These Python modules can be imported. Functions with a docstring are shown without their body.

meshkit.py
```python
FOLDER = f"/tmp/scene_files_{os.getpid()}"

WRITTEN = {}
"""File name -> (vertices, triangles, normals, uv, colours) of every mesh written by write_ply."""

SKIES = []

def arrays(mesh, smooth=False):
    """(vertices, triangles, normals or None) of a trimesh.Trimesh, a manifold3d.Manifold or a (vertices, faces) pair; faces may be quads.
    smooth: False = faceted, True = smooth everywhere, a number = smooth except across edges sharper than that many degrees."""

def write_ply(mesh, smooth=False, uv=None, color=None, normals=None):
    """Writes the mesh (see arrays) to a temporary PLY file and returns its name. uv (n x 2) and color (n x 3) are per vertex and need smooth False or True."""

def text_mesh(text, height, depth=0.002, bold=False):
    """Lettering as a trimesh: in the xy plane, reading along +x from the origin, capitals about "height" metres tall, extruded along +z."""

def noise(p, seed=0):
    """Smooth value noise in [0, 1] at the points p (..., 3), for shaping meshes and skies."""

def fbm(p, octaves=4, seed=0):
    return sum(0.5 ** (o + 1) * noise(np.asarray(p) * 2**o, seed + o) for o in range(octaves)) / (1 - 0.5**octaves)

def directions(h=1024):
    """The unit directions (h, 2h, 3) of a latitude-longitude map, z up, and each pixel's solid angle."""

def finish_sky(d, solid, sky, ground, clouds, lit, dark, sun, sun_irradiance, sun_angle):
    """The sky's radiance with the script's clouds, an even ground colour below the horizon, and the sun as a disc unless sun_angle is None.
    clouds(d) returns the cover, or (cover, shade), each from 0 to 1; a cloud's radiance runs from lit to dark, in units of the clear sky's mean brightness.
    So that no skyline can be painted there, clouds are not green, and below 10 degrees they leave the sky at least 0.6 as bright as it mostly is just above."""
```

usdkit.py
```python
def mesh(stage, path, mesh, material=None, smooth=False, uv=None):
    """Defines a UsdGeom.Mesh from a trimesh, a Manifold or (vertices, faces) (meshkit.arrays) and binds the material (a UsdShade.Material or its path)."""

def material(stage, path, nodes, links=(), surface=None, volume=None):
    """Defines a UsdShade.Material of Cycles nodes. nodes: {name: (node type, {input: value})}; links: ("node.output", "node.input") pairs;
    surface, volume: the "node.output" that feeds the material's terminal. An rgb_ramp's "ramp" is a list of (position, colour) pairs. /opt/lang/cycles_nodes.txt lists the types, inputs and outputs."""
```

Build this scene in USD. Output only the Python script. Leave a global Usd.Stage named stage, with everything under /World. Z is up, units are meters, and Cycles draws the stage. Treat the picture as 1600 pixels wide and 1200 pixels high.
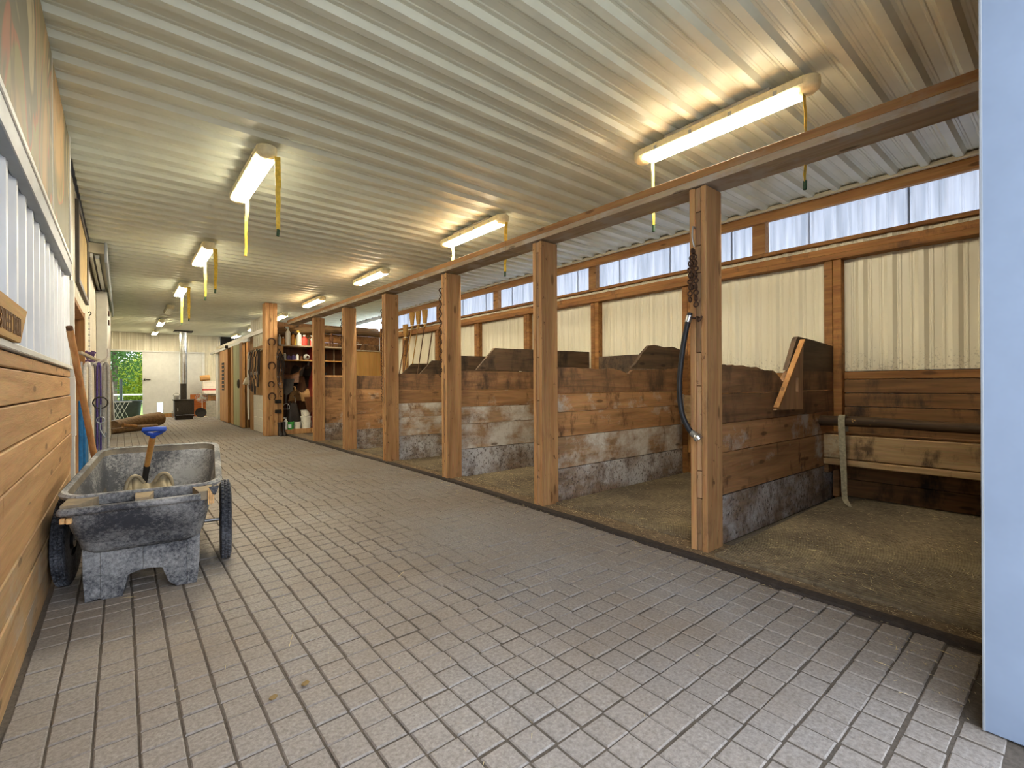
import math, random, numpy as np, trimesh, usdkit, meshkit
from pxr import Usd, UsdGeom, UsdLux, UsdShade, Gf, Sdf, Vt

stage = Usd.Stage.CreateInMemory()
UsdGeom.SetStageUpAxis(stage, 'Z'); UsdGeom.SetStageMetersPerUnit(stage, 1.0)
UsdGeom.Xform.Define(stage, '/World'); UsdGeom.Scope.Define(stage, '/World/Looks')
rng = random.Random(7); nr = np.random.RandomState(7)
PI = math.pi

# ------------------------------------------------------------------ camera, sky, sun, exposure
F = 740.0; TH = math.atan(610/740.0); ROLL = -0.0055; CAMH = 1.2
cam = UsdGeom.Camera.Define(stage, '/World/camera')
cam.CreateHorizontalApertureAttr(36.0); cam.CreateFocalLengthAttr(F/1600*36.0)
cam.CreateFStopAttr(0.0); cam.CreateClippingRangeAttr((0.05, 500.0))
fw = np.array([math.sin(TH), math.cos(TH), 0]); rt = np.array([math.cos(TH), -math.sin(TH), 0]); up = np.array([0, 0, 1.0])
c_, s_ = math.cos(ROLL), math.sin(ROLL)
R_ = c_*rt + s_*up; U_ = c_*up - s_*rt
mt = Gf.Matrix4d(*R_, 0, *U_, 0, *(-fw), 0, 0, 0, CAMH, 1)
cam.AddTransformOp().Set(mt)
cam.CreateExposureAttr(2.32)

sky = UsdLux.DomeLight.Define(stage, '/World/sky')
sky.CreateIntensityAttr(0.31)
sky.CreateColorAttr(Gf.Vec3f(0.84, 0.93, 1.08))
sun = UsdLux.DistantLight.Define(stage, '/World/sun')
sun.CreateAngleAttr(0.6); sun.CreateIntensityAttr(3.2); sun.CreateColorAttr(Gf.Vec3f(1.0, 0.93, 0.8))
_d = np.array([0.80, 0.22, 0.9]); _d /= np.linalg.norm(_d)          # towards the sun: from the right hand side of the barn
sun.AddRotateXYZOp().Set(Gf.Vec3f(0, 0, 0))
_z = Gf.Vec3d(*_d); _x = Gf.Cross(Gf.Vec3d(0, 0, 1), _z).GetNormalized(); _y = Gf.Cross(_z, _x)
sun.ClearXformOpOrder(); sun.AddTransformOp(opSuffix='aim').Set(Gf.Matrix4d(*_x, 0, *_y, 0, *_z, 0, 0, 0, 0, 1))

# ------------------------------------------------------------------ naming helpers
_used = set()
def numbered(parent, name):
    p = f'{parent}/{name}'; k = 0
    while p in _used:
        k += 1; p = f'{parent}/{name}_{k:03d}'
    _used.add(p); return p
def P(parent): return '/World' if parent is None else (parent if isinstance(parent, str) else str(parent.GetPath()))
def keys(o, label=None, cat=None, group=None, kind=None):
    for k, v in (('label', label), ('category', cat), ('group', group), ('kind', kind)):
        if v: o.SetCustomDataByKey(k, v)
    return o
def thing(name, label, cat, loc=(0, 0, 0), rz=0, group=None, kind=None):
    x = UsdGeom.Xform.Define(stage, numbered('/World', name))
    x.AddTranslateOp().Set(Gf.Vec3d(*map(float, loc))); x.AddRotateZOp().Set(float(rz))
    return keys(x.GetPrim(), label, cat, group, kind)
def struct(name, label=None):
    x = UsdGeom.Xform.Define(stage, numbered('/World', name)); return keys(x.GetPrim(), label, None, None, 'structure')
def part(parent, name, mesh, mat, smooth=False, label=None, kind=None):
    m = usdkit.mesh(stage, numbered(P(parent), name), mesh, MAT[mat], smooth)
    return keys(m.GetPrim(), label, None, None, kind)
def solo(name, mesh, mat, label, cat, group=None, smooth=False, kind=None):
    return keys(part(None, name, mesh, mat, smooth), label, cat, group, kind)
def copy(src, loc, rz=0, label=None, group=None):
    was = src.GetCustomData()
    base = src.GetName()
    import re
    base = re.sub(r'_\d{3}$', '', base)
    t = thing(base, label or was.get('label'), was.get('category'), loc, rz, group or was.get('group'))
    t.GetReferences().AddInternalReference(src.GetPath()); t.SetInstanceable(True)
    return t

# ------------------------------------------------------------------ mesh helpers: a mesh is (vertices, triangles)
def cat_(ms):
    v, f, n = [], [], 0
    for a, b in ms:
        v.append(np.asarray(a, float)); f.append(np.asarray(b, int)+n); n += len(a)
    return np.vstack(v), np.vstack(f)
def _unit():
    pts = []
    for sx in (-1, 1):
        for sy in (-1, 1):
            for sz in (-1, 1):
                for k in range(3): pts.append((sx, sy, sz, k))
    idx = {p: i for i, p in enumerate(pts)}; f = []
    def add(loop, out):
        V = [np.array([p[j]*(1 if p[3] == j else .8) for j in range(3)]) for p in loop]
        n = np.cross(V[1]-V[0], V[2]-V[0])
        if n @ out < 0: loop = loop[::-1]
        for i in range(1, len(loop)-1): f.append([idx[loop[0]], idx[loop[i]], idx[loop[i+1]]])
    for k in range(3):
        a, b = [(1, 2), (0, 2), (0, 1)][k]
        for s in (-1, 1):
            lp = []
            for u, w in ((-1, -1), (1, -1), (1, 1), (-1, 1)):
                q = [0, 0, 0]; q[k] = s; q[a] = u; q[b] = w; lp.append((*q, k))
            o = np.zeros(3); o[k] = s; add(lp, o)
    for k in range(3):
        a, b = [(1, 2), (0, 2), (0, 1)][k]
        for sa in (-1, 1):
            for sb in (-1, 1):
                q0 = [0, 0, 0]; q0[a] = sa; q0[b] = sb; q1 = list(q0); q0[k] = -1; q1[k] = 1
                o = np.zeros(3); o[a] = sa; o[b] = sb
                add([(*q0, a), (*q1, a), (*q1, b), (*q0, b)], o)
    for sx in (-1, 1):
        for sy in (-1, 1):
            for sz in (-1, 1):
                add([(sx, sy, sz, 0), (sx, sy, sz, 1), (sx, sy, sz, 2)], np.array([sx, sy, sz], float))
    return pts, np.array(f)
_BP, _BF = _unit()
_BS = np.array([[p[0], p[1], p[2]] for p in _BP], float); _BK = np.array([p[3] for p in _BP])
def box(x0, x1, y0, y1, z0, z1, b=0.004):
    h = np.array([abs(x1-x0), abs(y1-y0), abs(z1-z0)])/2; c = np.array([x0+x1, y0+y1, z0+z1])/2
    b = min(b, h.min()*0.45)
    e = np.tile(h-b, (24, 1)); e[np.arange(24), _BK] = h[_BK]
    return c+_BS*e, _BF
def xform(m, T):
    v = np.asarray(m[0]); T = np.asarray(T, float)
    return v@T[:3, :3].T+T[:3, 3], m[1]
def rot(axis, deg):
    return trimesh.transformations.rotation_matrix(math.radians(deg), axis)
def tr(x, y, z):
    M = np.eye(4); M[:3, 3] = (x, y, z); return M
def move(m, x, y, z): return np.asarray(m[0])+np.array([x, y, z]), m[1]
def beam(p, q, w, h, b=0.003, roll=0):
    """a bevelled bar from p to q, w wide, h high"""
    p, q = np.asarray(p, float), np.asarray(q, float); d = q-p; L = np.linalg.norm(d); d /= L
    s = np.cross(d, [0, 0, 1.0]);
    if np.linalg.norm(s) < 1e-3: s = np.array([1.0, 0, 0])
    s /= np.linalg.norm(s); u = np.cross(s, d)
    if roll: c, sn = math.cos(roll), math.sin(roll); s, u = c*s+sn*u, c*u-sn*s
    v, f = box(-w/2, w/2, 0, L, -h/2, h/2, b)
    return p+v[:, :1]*s+v[:, 1:2]*d+v[:, 2:]*u, f
def tube(pts, r, n=8, cap=True):
    p = np.asarray(pts, float); m = len(p); r = np.broadcast_to(np.asarray(r, float), (m,))
    t = np.gradient(p, axis=0); t /= np.linalg.norm(t, axis=1, keepdims=True)+1e-12
    a = np.cross(t[0], [0, 0, 1.0] if abs(t[0][2]) < .9 else [1.0, 0, 0]); a /= np.linalg.norm(a)
    A = []
    for k in range(m):
        a = a-t[k]*(a@t[k]); a /= np.linalg.norm(a)+1e-12; A.append(a)
    A = np.array(A); B = np.cross(t, A); an = np.arange(n)*2*PI/n
    v = (p[:, None]+r[:, None, None]*(np.cos(an)[None, :, None]*A[:, None]+np.sin(an)[None, :, None]*B[:, None])).reshape(-1, 3)
    f = []
    for i in range(m-1):
        for j in range(n):
            k = (j+1) % n
            f += [[i*n+j, i*n+k, (i+1)*n+k], [i*n+j, (i+1)*n+k, (i+1)*n+j]]
    if cap:
        v = np.vstack([v, p[:1], p[-1:]]); c0, c1 = m*n, m*n+1
        for j in range(n):
            k = (j+1) % n; f += [[c0, k, j], [c1, (m-1)*n+j, (m-1)*n+k]]
    return v, np.array(f)
def lathe(prof, n=24):
    """prof: (radius, z) pairs from bottom to top, around z; closed where radius is 0"""
    pr = np.asarray(prof, float); m = len(pr); an = np.arange(n)*2*PI/n
    v = np.stack([pr[:, None, 0]*np.cos(an), pr[:, None, 0]*np.sin(an), np.broadcast_to(pr[:, None, 1], (m, n))], -1).reshape(-1, 3)
    f = []
    for i in range(m-1):
        for j in range(n):
            k = (j+1) % n; f += [[i*n+j, i*n+k, (i+1)*n+k], [i*n+j, (i+1)*n+k, (i+1)*n+j]]
    return v, np.array(f)
def prism(poly, h, T=None):
    """outline in xy extruded along z from 0 to h"""
    from shapely.geometry import Polygon
    m = trimesh.creation.extrude_polygon(Polygon(poly), h, engine='earcut')
    r = (np.array(m.vertices), np.array(m.faces))
    return xform(r, T) if T is not None else r
T_XZ = np.array([[1, 0, 0, 0], [0, 0, -1, 0], [0, 1, 0, 0], [0, 0, 0, 1.0]])    # outline x,y -> x,z ; extrusion goes to -y
T_YZ = np.array([[0, 0, 1, 0], [1, 0, 0, 0], [0, 1, 0, 0], [0, 0, 0, 1.0]])     # outline x,y -> y,z ; extrusion goes to +x
def smooth_line(pts, n=8):
    """Catmull-Rom through the points"""
    p = np.asarray(pts, float); p = np.vstack([2*p[0]-p[1], p, 2*p[-1]-p[-2]]); out = []
    for i in range(1, len(p)-2):
        for t in np.linspace(0, 1, n, endpoint=False):
            a, b, c, d = p[i-1], p[i], p[i+1], p[i+2]
            out.append(.5*(2*b+(c-a)*t+(2*a-5*b+4*c-d)*t*t+(3*b-a-3*c+d)*t**3))
    out.append(p[-2]); return np.array(out)
def strap(pts, w, th, side):
    """a flat band along the points; side = direction of its width"""
    p = np.asarray(pts, float); t = np.gradient(p, axis=0); t /= np.linalg.norm(t, axis=1, keepdims=True)
    s = np.asarray(side, float); s = np.broadcast_to(s, p.shape); s = s-t*(s*t).sum(1, keepdims=True); s = s/np.linalg.norm(s, axis=1, keepdims=True)
    u = np.cross(t, s); w = np.broadcast_to(np.asarray(w, float), (len(p),))[:, None]
    ring = np.stack([p-s*w/2-u*th/2, p+s*w/2-u*th/2, p+s*w/2+u*th/2, p-s*w/2+u*th/2], 1); m = len(p); f = []
    for i in range(m-1):
        for j in range(4):
            k = (j+1) % 4; f += [[i*4+j, i*4+k, i*4+4+k], [i*4+j, i*4+4+k, i*4+4+j]]
    f += [[0, 2, 1], [0, 3, 2], [m*4-4, m*4-3, m*4-2], [m*4-4, m*4-2, m*4-1]]
    return ring.reshape(-1, 3), np.array(f)
def ribbed(length, width, z0=0.0, rib=0.026, pitch=0.235, base=0.052, flat=0.02, start=0.0, th=0.0012, bead=0.004):
    """ribbed sheet: runs along x (0..length), profile along y (0..width), ribs stand up along +z"""
    ys = {0.0, width}; hs = {}
    pts = []
    def prof(y):
        q = (y-start) % pitch; q = min(q, pitch-q)
        h = rib if q <= flat else rib*(base-q)/(base-flat) if q < base else 0
        q2 = (y-start) % pitch
        for c in (0.5-0.17, 0.5+0.17):
            d = abs(q2-c*pitch)
            if d < .012: h = max(h, bead*min(1, (.012-d)/.006))
        return h
    k0 = math.floor(-start/pitch)-1; k1 = math.ceil((width-start)/pitch)+1
    for k in range(k0, k1+1):
        c = start+k*pitch
        for d in (-base, -flat, flat, base): ys.add(c+d)
        for cc in (.33, .67):
            for d in (-.012, -.006, .006, .012): ys.add(c+cc*pitch+d)
    ys = sorted(y for y in ys if -1e-9 <= y <= width+1e-9)
    yy = [ys[0]]
    for y in ys[1:]:
        if y-yy[-1] > 1e-6: yy.append(y)
    n = len(yy); h = np.array([prof(y) for y in yy])+z0; yy = np.array(yy)
    top = [np.stack([np.full(n, x), yy, h], 1) for x in (0, length)]; bot = [np.stack([np.full(n, x), yy, h-th], 1) for x in (0, length)]
    v = np.vstack(top+bot); f = []
    for j in range(n-1):
        a, b, c, d = j, j+1, n+j, n+j+1
        f += [[a, c, d], [a, d, b]]; a, b, c, d = a+2*n, b+2*n, c+2*n, d+2*n; f += [[a, d, c], [a, b, d]]
        f += [[j, j+1, 2*n+j+1], [j, 2*n+j+1, 2*n+j], [n+j, 3*n+j+1, n+j+1], [n+j, 3*n+j, 3*n+j+1]]
    f += [[0, 2*n, 3*n], [0, 3*n, n], [n-1, 2*n-1, 4*n-1], [n-1, 4*n-1, 3*n-1]]
    return v, np.array(f)
def rough_top(x0, x1, z0, zt, depth, amp, seed, step=.03):
    """a board standing in xz with a gnawed top edge: outline polygon"""
    xs = np.arange(x0, x1+step/2, step); xs[-1] = x1
    q = np.stack([xs*9, np.full_like(xs, seed*3.7), np.zeros_like(xs)], 1)
    top = np.interp(xs, [p[0] for p in zt], [p[1] for p in zt])+amp*(meshkit.fbm(q, 3, seed)-.5)
    return [(x0, z0), (x1, z0)]+[(x, z) for x, z in zip(xs[::-1], top[::-1])]

# ------------------------------------------------------------------ materials
MAT = {}
def lin(*c): return tuple(((v/255.0+.055)/1.055)**2.4 if v/255.0 > .04045 else v/255.0/12.92 for v in c)
def mat(name, nodes, links, surface='p.BSDF', volume=None):
    MAT[name] = usdkit.material(stage, '/World/Looks/'+name, nodes, links, surface=surface, volume=volume); return name
def plain(name, col, rough=.55, metal=0.0, var=.12, scale=14, spec=.4, bump=0.0, rnd=0.0, **kw):
    """one colour, gently mottled"""
    c = np.array(col)
    n = {'g': ('geometry', {}), 'n': ('noise_texture', {'scale': scale, 'detail': 4.0, 'roughness': .6}),
         'r': ('rgb_ramp', {'ramp': [(.3, tuple(c*(1-var))), (.7, tuple(np.minimum(c*(1+var), .95)))]}),
         'p': ('principled_bsdf', {'roughness': rough, 'metallic': metal, 'specular_ior_level': spec, **kw})}
    l = [('g.position', 'n.vector'), ('n.fac', 'r.fac')]
    out = 'r.color'
    if rnd:
        n['oi'] = ('object_info', {}); n['mr'] = ('map_range', {'from_min': 0.0, 'from_max': 1.0, 'to_min': 1-rnd, 'to_max': 1+rnd}); n['hs'] = ('hsv', {})
        l += [('oi.random', 'mr.value'), ('mr.result', 'hs.value'), ('r.color', 'hs.color')]; out = 'hs.color'
    l.append((out, 'p.base_color'))
    if bump:
        n['b'] = ('bump', {'strength': 1.0, 'distance': bump}); l += [('n.fac', 'b.height'), ('b.normal', 'p.normal')]
    return mat(name, n, l)
def wood(name, light, dark, axis='y', rough=.7, scale=1.0, rnd=.16, dirt=None, dirt_amt=(.55, .75), dirt_scale=3.0, pale=None, pale_amt=(.5, .7), pale_scale=2.0, knots=True, speck=None, speck_amt=(.6, .66), speck_scale=26, bump=.002):
    """sawn timber: grain along the axis, knots, each piece shifted and tinted on its own; pale = worn, dirt = soiled patches, speck = fly and mud specks"""
    st = {'x': (1.2, 16, 16), 'y': (16, 1.2, 16), 'z': (16, 16, 1.2)}[axis]; st = tuple(s*scale for s in st)
    n = {'g': ('geometry', {}), 'oi': ('object_info', {}), 'cx': ('combine_xyz', {}), 'm17': ('math', {'math_type': 'multiply', 'value2': 17.0}), 'm31': ('math', {'math_type': 'multiply', 'value2': 31.0}),
         'ad': ('vector_math', {'math_type': 'add'}), 'mp': ('mapping', {'scale': st}),
         'n1': ('noise_texture', {'scale': 1.0, 'detail': 5.0, 'roughness': .62, 'distortion': .6}),
         'n2': ('noise_texture', {'scale': 5.0, 'detail': 3.0, 'roughness': .7, 'distortion': .1}),
         'r': ('rgb_ramp', {'ramp': [(.28, dark), (.5, tuple((np.array(light)+np.array(dark))/2)), (.72, light)]}),
         'mr': ('map_range', {'to_min': 1-rnd, 'to_max': 1+rnd}), 'hs': ('hsv', {}), 'b': ('bump', {'strength': .7, 'distance': bump}),
         'ba': ('mix_color', {'blend_type': 'multiply', 'fac': .35}), 'p': ('principled_bsdf', {'roughness': rough, 'specular_ior_level': .3})}
    l = [('oi.random', 'm17.value1'), ('oi.random', 'm31.value1'), ('m17.value', 'cx.x'), ('m31.value', 'cx.y'), ('m17.value', 'cx.z'), ('g.position', 'ad.vector1'), ('cx.vector', 'ad.vector2'),
         ('ad.vector', 'mp.vector'), ('mp.vector', 'n1.vector'), ('mp.vector', 'n2.vector'), ('n1.fac', 'r.fac'), ('r.color', 'ba.a'), ('n2.color', 'ba.b'),
         ('oi.random', 'mr.value'), ('mr.result', 'hs.value'), ('ba.result', 'hs.color'), ('n2.fac', 'b.height'), ('b.normal', 'p.normal')]
    col = 'hs.color'
    def patch(tag, c, amt, sc, stretch=(1, 1, 1)):
        nonlocal col
        n[tag+'m'] = ('mapping', {'scale': tuple(sc*s for s in stretch)})
        n[tag+'n'] = ('noise_texture', {'scale': 1.0, 'detail': 6.0, 'roughness': .68})
        n[tag+'f'] = ('map_range', {'from_min': amt[0], 'from_max': amt[1], 'to_min': 0.0, 'to_max': .92, 'clamp': True})
        n[tag+'x'] = ('mix_color', {'blend_type': 'mix', 'b': c})
        l.extend([('ad.vector', tag+'m.vector'), (tag+'m.vector', tag+'n.vector'), (tag+'n.fac', tag+'f.value'), (tag+'f.result', tag+'x.fac'), (col, tag+'x.a')])
        col = tag+'x.result'
    if pale: patch('w', pale, pale_amt, pale_scale, (1, 1, 1.3))
    if dirt: patch('d', dirt, dirt_amt, dirt_scale, (1, 1, .45))
    if speck: patch('s', speck, speck_amt, speck_scale, (1, 1, .8))
    if knots:
        n['kv'] = ('voronoi_texture', {'scale': 1.0, 'randomness': 1.0}); ks = {'x': (2.2, 7, 7), 'y': (7, 2.2, 7), 'z': (7, 7, 2.2)}[axis]
        n['km'] = ('mapping', {'scale': ks}); n['kf'] = ('map_range', {'from_min': .09, 'from_max': .15, 'to_min': .75, 'to_max': 0.0, 'clamp': True})
        n['kx'] = ('mix_color', {'blend_type': 'mix', 'b': tuple(np.array(dark)*.35)})
        l.extend([('ad.vector', 'km.vector'), ('km.vector', 'kv.vector'), ('kv.distance', 'kf.value'), ('kf.result', 'kx.fac'), (col, 'kx.a')]); col = 'kx.result'
    l.append((col, 'p.base_color'))
    return mat(name, n, l)

# colours are surface colours; light and shade come from the lamps, the sky and the sun
plain('ceiling_paint', lin(208, 209, 190), .34, var=.05, scale=5)
plain('siding_white', lin(202, 206, 212), .4, var=.05, scale=5)
plain('siding_cream', lin(196, 187, 162), .4, var=.05, scale=5)
plain('trim_white', lin(196, 194, 186), .45, var=.06, scale=9)
plain('trim_gray', lin(138, 143, 148), .5, var=.08, scale=9)
plain('jamb_white', lin(126, 140, 160), .38, var=.05, scale=6)
plain('sand_joint', lin(84, 76, 67), .95, var=.3, scale=60, bump=.003)
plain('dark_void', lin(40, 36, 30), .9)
plain('concrete', lin(150, 145, 135), .9, var=.2, scale=8)
plain('kerb_rubber', lin(58, 50, 44), .85, var=.35, scale=30, bump=.004)
plain('steel', lin(170, 170, 168), .35, metal=.85, var=.1)
plain('galvanised', lin(190, 190, 186), .28, metal=.9, var=.15, scale=10)
plain('rusty_iron', lin(78, 56, 42), .75, metal=.4, var=.4, scale=50, bump=.001)
plain('black_iron', lin(62, 56, 48), .6, metal=.35, var=.25, scale=30)
plain('black_plastic', lin(28, 28, 30), .5, var=.2)
plain('grass', lin(120, 150, 60), .95, var=.35, scale=3)
plain('gravel', lin(196, 192, 184), .95, var=.25, scale=20)
def siding_dirty():
    n = {'g': ('geometry', {}), 'sx': ('separate_xyz', {}), 'zf': ('map_range', {'from_min': 1.3, 'from_max': 1.8, 'to_min': .12, 'to_max': -.14, 'clamp': False}),
         'n': ('noise_texture', {'scale': 42.0, 'detail': 5.0, 'roughness': .72}), 'ad': ('math', {'math_type': 'add'}), 'f': ('map_range', {'from_min': .6, 'from_max': .74, 'to_min': 0.0, 'to_max': .5, 'clamp': True}),
         'mx': ('mix_color', {'a': lin(216, 208, 182), 'b': lin(96, 78, 52)}), 'p': ('principled_bsdf', {'roughness': .42})}
    mat('siding_soiled', n, [('g.position', 'sx.vector'), ('sx.z', 'zf.value'), ('g.position', 'n.vector'), ('n.fac', 'ad.value1'), ('zf.result', 'ad.value2'), ('ad.value', 'f.value'), ('f.result', 'mx.fac'), ('mx.result', 'p.base_color')])
siding_dirty()
OR_L, OR_D = lin(214, 160, 104), lin(166, 108, 60)
wood('post_wood', lin(206, 160, 108), lin(160, 114, 70), 'z', dirt=lin(112, 82, 56), dirt_amt=(.57, .76), dirt_scale=4.0, speck=lin(80, 52, 34), speck_amt=(.63, .7), speck_scale=14)
wood('post_filler', lin(192, 154, 114), lin(146, 110, 76), 'z', rnd=.3, speck=lin(70, 48, 34), speck_amt=(.6, .7), speck_scale=16)
wood('rail_wood', lin(178, 126, 70), lin(124, 80, 42), 'y', dirt=lin(82, 56, 34), dirt_amt=(.58, .74), dirt_scale=4.0)
wood('beam_wood', lin(190, 142, 90), lin(144, 100, 58), 'y', pale=lin(150, 134, 116), pale_amt=(.62, .78), pale_scale=1.4)
wood('beam_under', lin(190, 170, 142), lin(146, 126, 102), 'y', pale=lin(168, 158, 146), pale_amt=(.48, .6), pale_scale=3.0)
wood('left_board', lin(194, 154, 106), lin(160, 118, 74), 'y', rnd=.07, speck=lin(130, 92, 52), speck_amt=(.62, .72), speck_scale=9)
wood('left_board_low', lin(186, 152, 108), lin(142, 108, 70), 'y', rnd=.1, pale=lin(150, 140, 124), pale_amt=(.52, .68), pale_scale=2.2)
wood('plank_top', lin(162, 120, 82), lin(112, 82, 54), 'x', rnd=.14, dirt=lin(70, 54, 40), dirt_amt=(.47, .64), dirt_scale=3.4)
wood('plank_brown', lin(184, 138, 92), lin(130, 94, 60), 'x', rnd=.16, pale=lin(172, 164, 152), pale_amt=(.56, .68), pale_scale=2.2, dirt=lin(76, 54, 36), dirt_amt=(.56, .7), dirt_scale=7)
wood('plank_pale', lin(174, 140, 104), lin(126, 98, 72), 'x', rnd=.1, pale=lin(192, 188, 178), pale_amt=(.40, .62), pale_scale=2.2, dirt=lin(92, 66, 44), dirt_amt=(.58, .7), dirt_scale=8, speck=lin(84, 68, 54), speck_amt=(.62, .72), speck_scale=30)
wood('plank_low', lin(156, 134, 112), lin(114, 96, 80), 'x', rnd=.1, pale=lin(180, 178, 176), pale_amt=(.42, .62), pale_scale=2.2, dirt=lin(86, 66, 50), dirt_amt=(.52, .68), dirt_scale=5, speck=lin(74, 62, 54), speck_amt=(.52, .64), speck_scale=36, knots=False)
wood('gnawed_dark', lin(112, 88, 64), lin(68, 52, 38), 'x', rnd=.12, dirt=lin(44, 36, 28), dirt_amt=(.5, .68), dirt_scale=4)
wood('stall_dark', lin(162, 118, 74), lin(108, 76, 46), 'y', rnd=.16, dirt=lin(44, 34, 26), dirt_amt=(.5, .66), dirt_scale=4)
wood('manger_wood', lin(188, 156, 112), lin(138, 108, 72), 'y', rnd=.1, dirt=lin(60, 46, 34), dirt_amt=(.54, .7), dirt_scale=6, pale=lin(170, 158, 130), pale_amt=(.55, .7))
wood('log_dark', lin(92, 68, 42), lin(40, 30, 22), 'y', pale=lin(206, 160, 90), pale_amt=(.63, .7), pale_scale=9, knots=False)
wood('plywood', lin(206, 160, 92), lin(176, 128, 66), 'z', scale=.5, rnd=.04)
wood('dark_wood', lin(116, 76, 44), lin(74, 46, 28), 'z')
wood('door_wood', lin(188, 138, 80), lin(142, 96, 52), 'z')
wood('old_log', lin(150, 118, 78), lin(92, 66, 42), 'x', knots=False)
def paver_mat():
    n = {'g': ('geometry', {}), 'oi': ('object_info', {}), 'gr': ('geometry', {}), 'n': ('noise_texture', {'scale': 70.0, 'detail': 4.0, 'roughness': .7}), 'n2': ('noise_texture', {'scale': 1.1, 'detail': 4.0}),
         'r': ('rgb_ramp', {'ramp': [(.25, lin(116, 109, 103)), (.75, lin(170, 163, 156))]}), 'mr': ('map_range', {'to_min': .86, 'to_max': 1.1}), 'hs': ('hsv', {}),
         'd': ('map_range', {'from_min': .35, 'from_max': .7, 'to_min': 0.0, 'to_max': .45, 'clamp': True}), 'mx': ('mix_color', {'b': lin(118, 98, 72)}),
         'b': ('bump', {'strength': .6, 'distance': .0015}), 'p': ('principled_bsdf', {'roughness': .8, 'specular_ior_level': .35})}
    mat('paver', n, [('g.position', 'n.vector'), ('g.position', 'n2.vector'), ('n.fac', 'r.fac'), ('gr.random_per_island', 'mr.value'), ('mr.result', 'hs.value'), ('r.color', 'hs.color'), ('n2.fac', 'd.value'), ('d.result', 'mx.fac'),
                     ('hs.color', 'mx.a'), ('mx.result', 'p.base_color'), ('n.fac', 'b.height'), ('b.normal', 'p.normal')])
paver_mat()
def mat_rubber():
    n = {'g': ('geometry', {}), 'n': ('noise_texture', {'scale': 24.0, 'detail': 5.0, 'roughness': .7}), 'n2': ('noise_texture', {'scale': 2.0, 'detail': 3.0}), 'r': ('rgb_ramp', {'ramp': [(.3, lin(86, 76, 60)), (.7, lin(132, 120, 98))]}),
         'r2': ('rgb_ramp', {'ramp': [(.35, (.55, .5, .45)), (.65, (1.15, 1.08, .95))]}), 'mx': ('mix_color', {'blend_type': 'multiply', 'fac': .8, 'use_clamp': False}), 'b': ('bump', {'strength': .8, 'distance': .003}), 'p': ('principled_bsdf', {'roughness': .85})}
    mat('stall_rubber', n, [('g.position', 'n.vector'), ('g.position', 'n2.vector'), ('n.fac', 'r.fac'), ('n2.fac', 'r2.fac'), ('r.color', 'mx.a'), ('r2.color', 'mx.b'), ('mx.result', 'p.base_color'), ('n.fac', 'b.height'), ('b.normal', 'p.normal')])
mat_rubber()
plain('dirt', lin(112, 94, 70), .95, var=.4, scale=35, bump=.004)
def translucent_sheet():
    n = {'g': ('geometry', {}), 'mp': ('mapping', {'scale': (1, 9, .6)}), 'n': ('noise_texture', {'scale': 2.0, 'detail': 4.0}), 'r': ('rgb_ramp', {'ramp': [(.32, (.46, .48, .51)), (.68, (.60, .61, .64))]}),
         't': ('translucent_bsdf', {}), 'd': ('diffuse_bsdf', {}), 'm': ('mix_closure', {'fac': .75})}
    mat('fibreglass', n, [('g.position', 'mp.vector'), ('mp.vector', 'n.vector'), ('n.fac', 'r.fac'), ('r.color', 't.color'), ('r.color', 'd.color'), ('d.BSDF', 'm.closure1'), ('t.BSDF', 'm.closure2')], surface='m.closure')
translucent_sheet()
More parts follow.
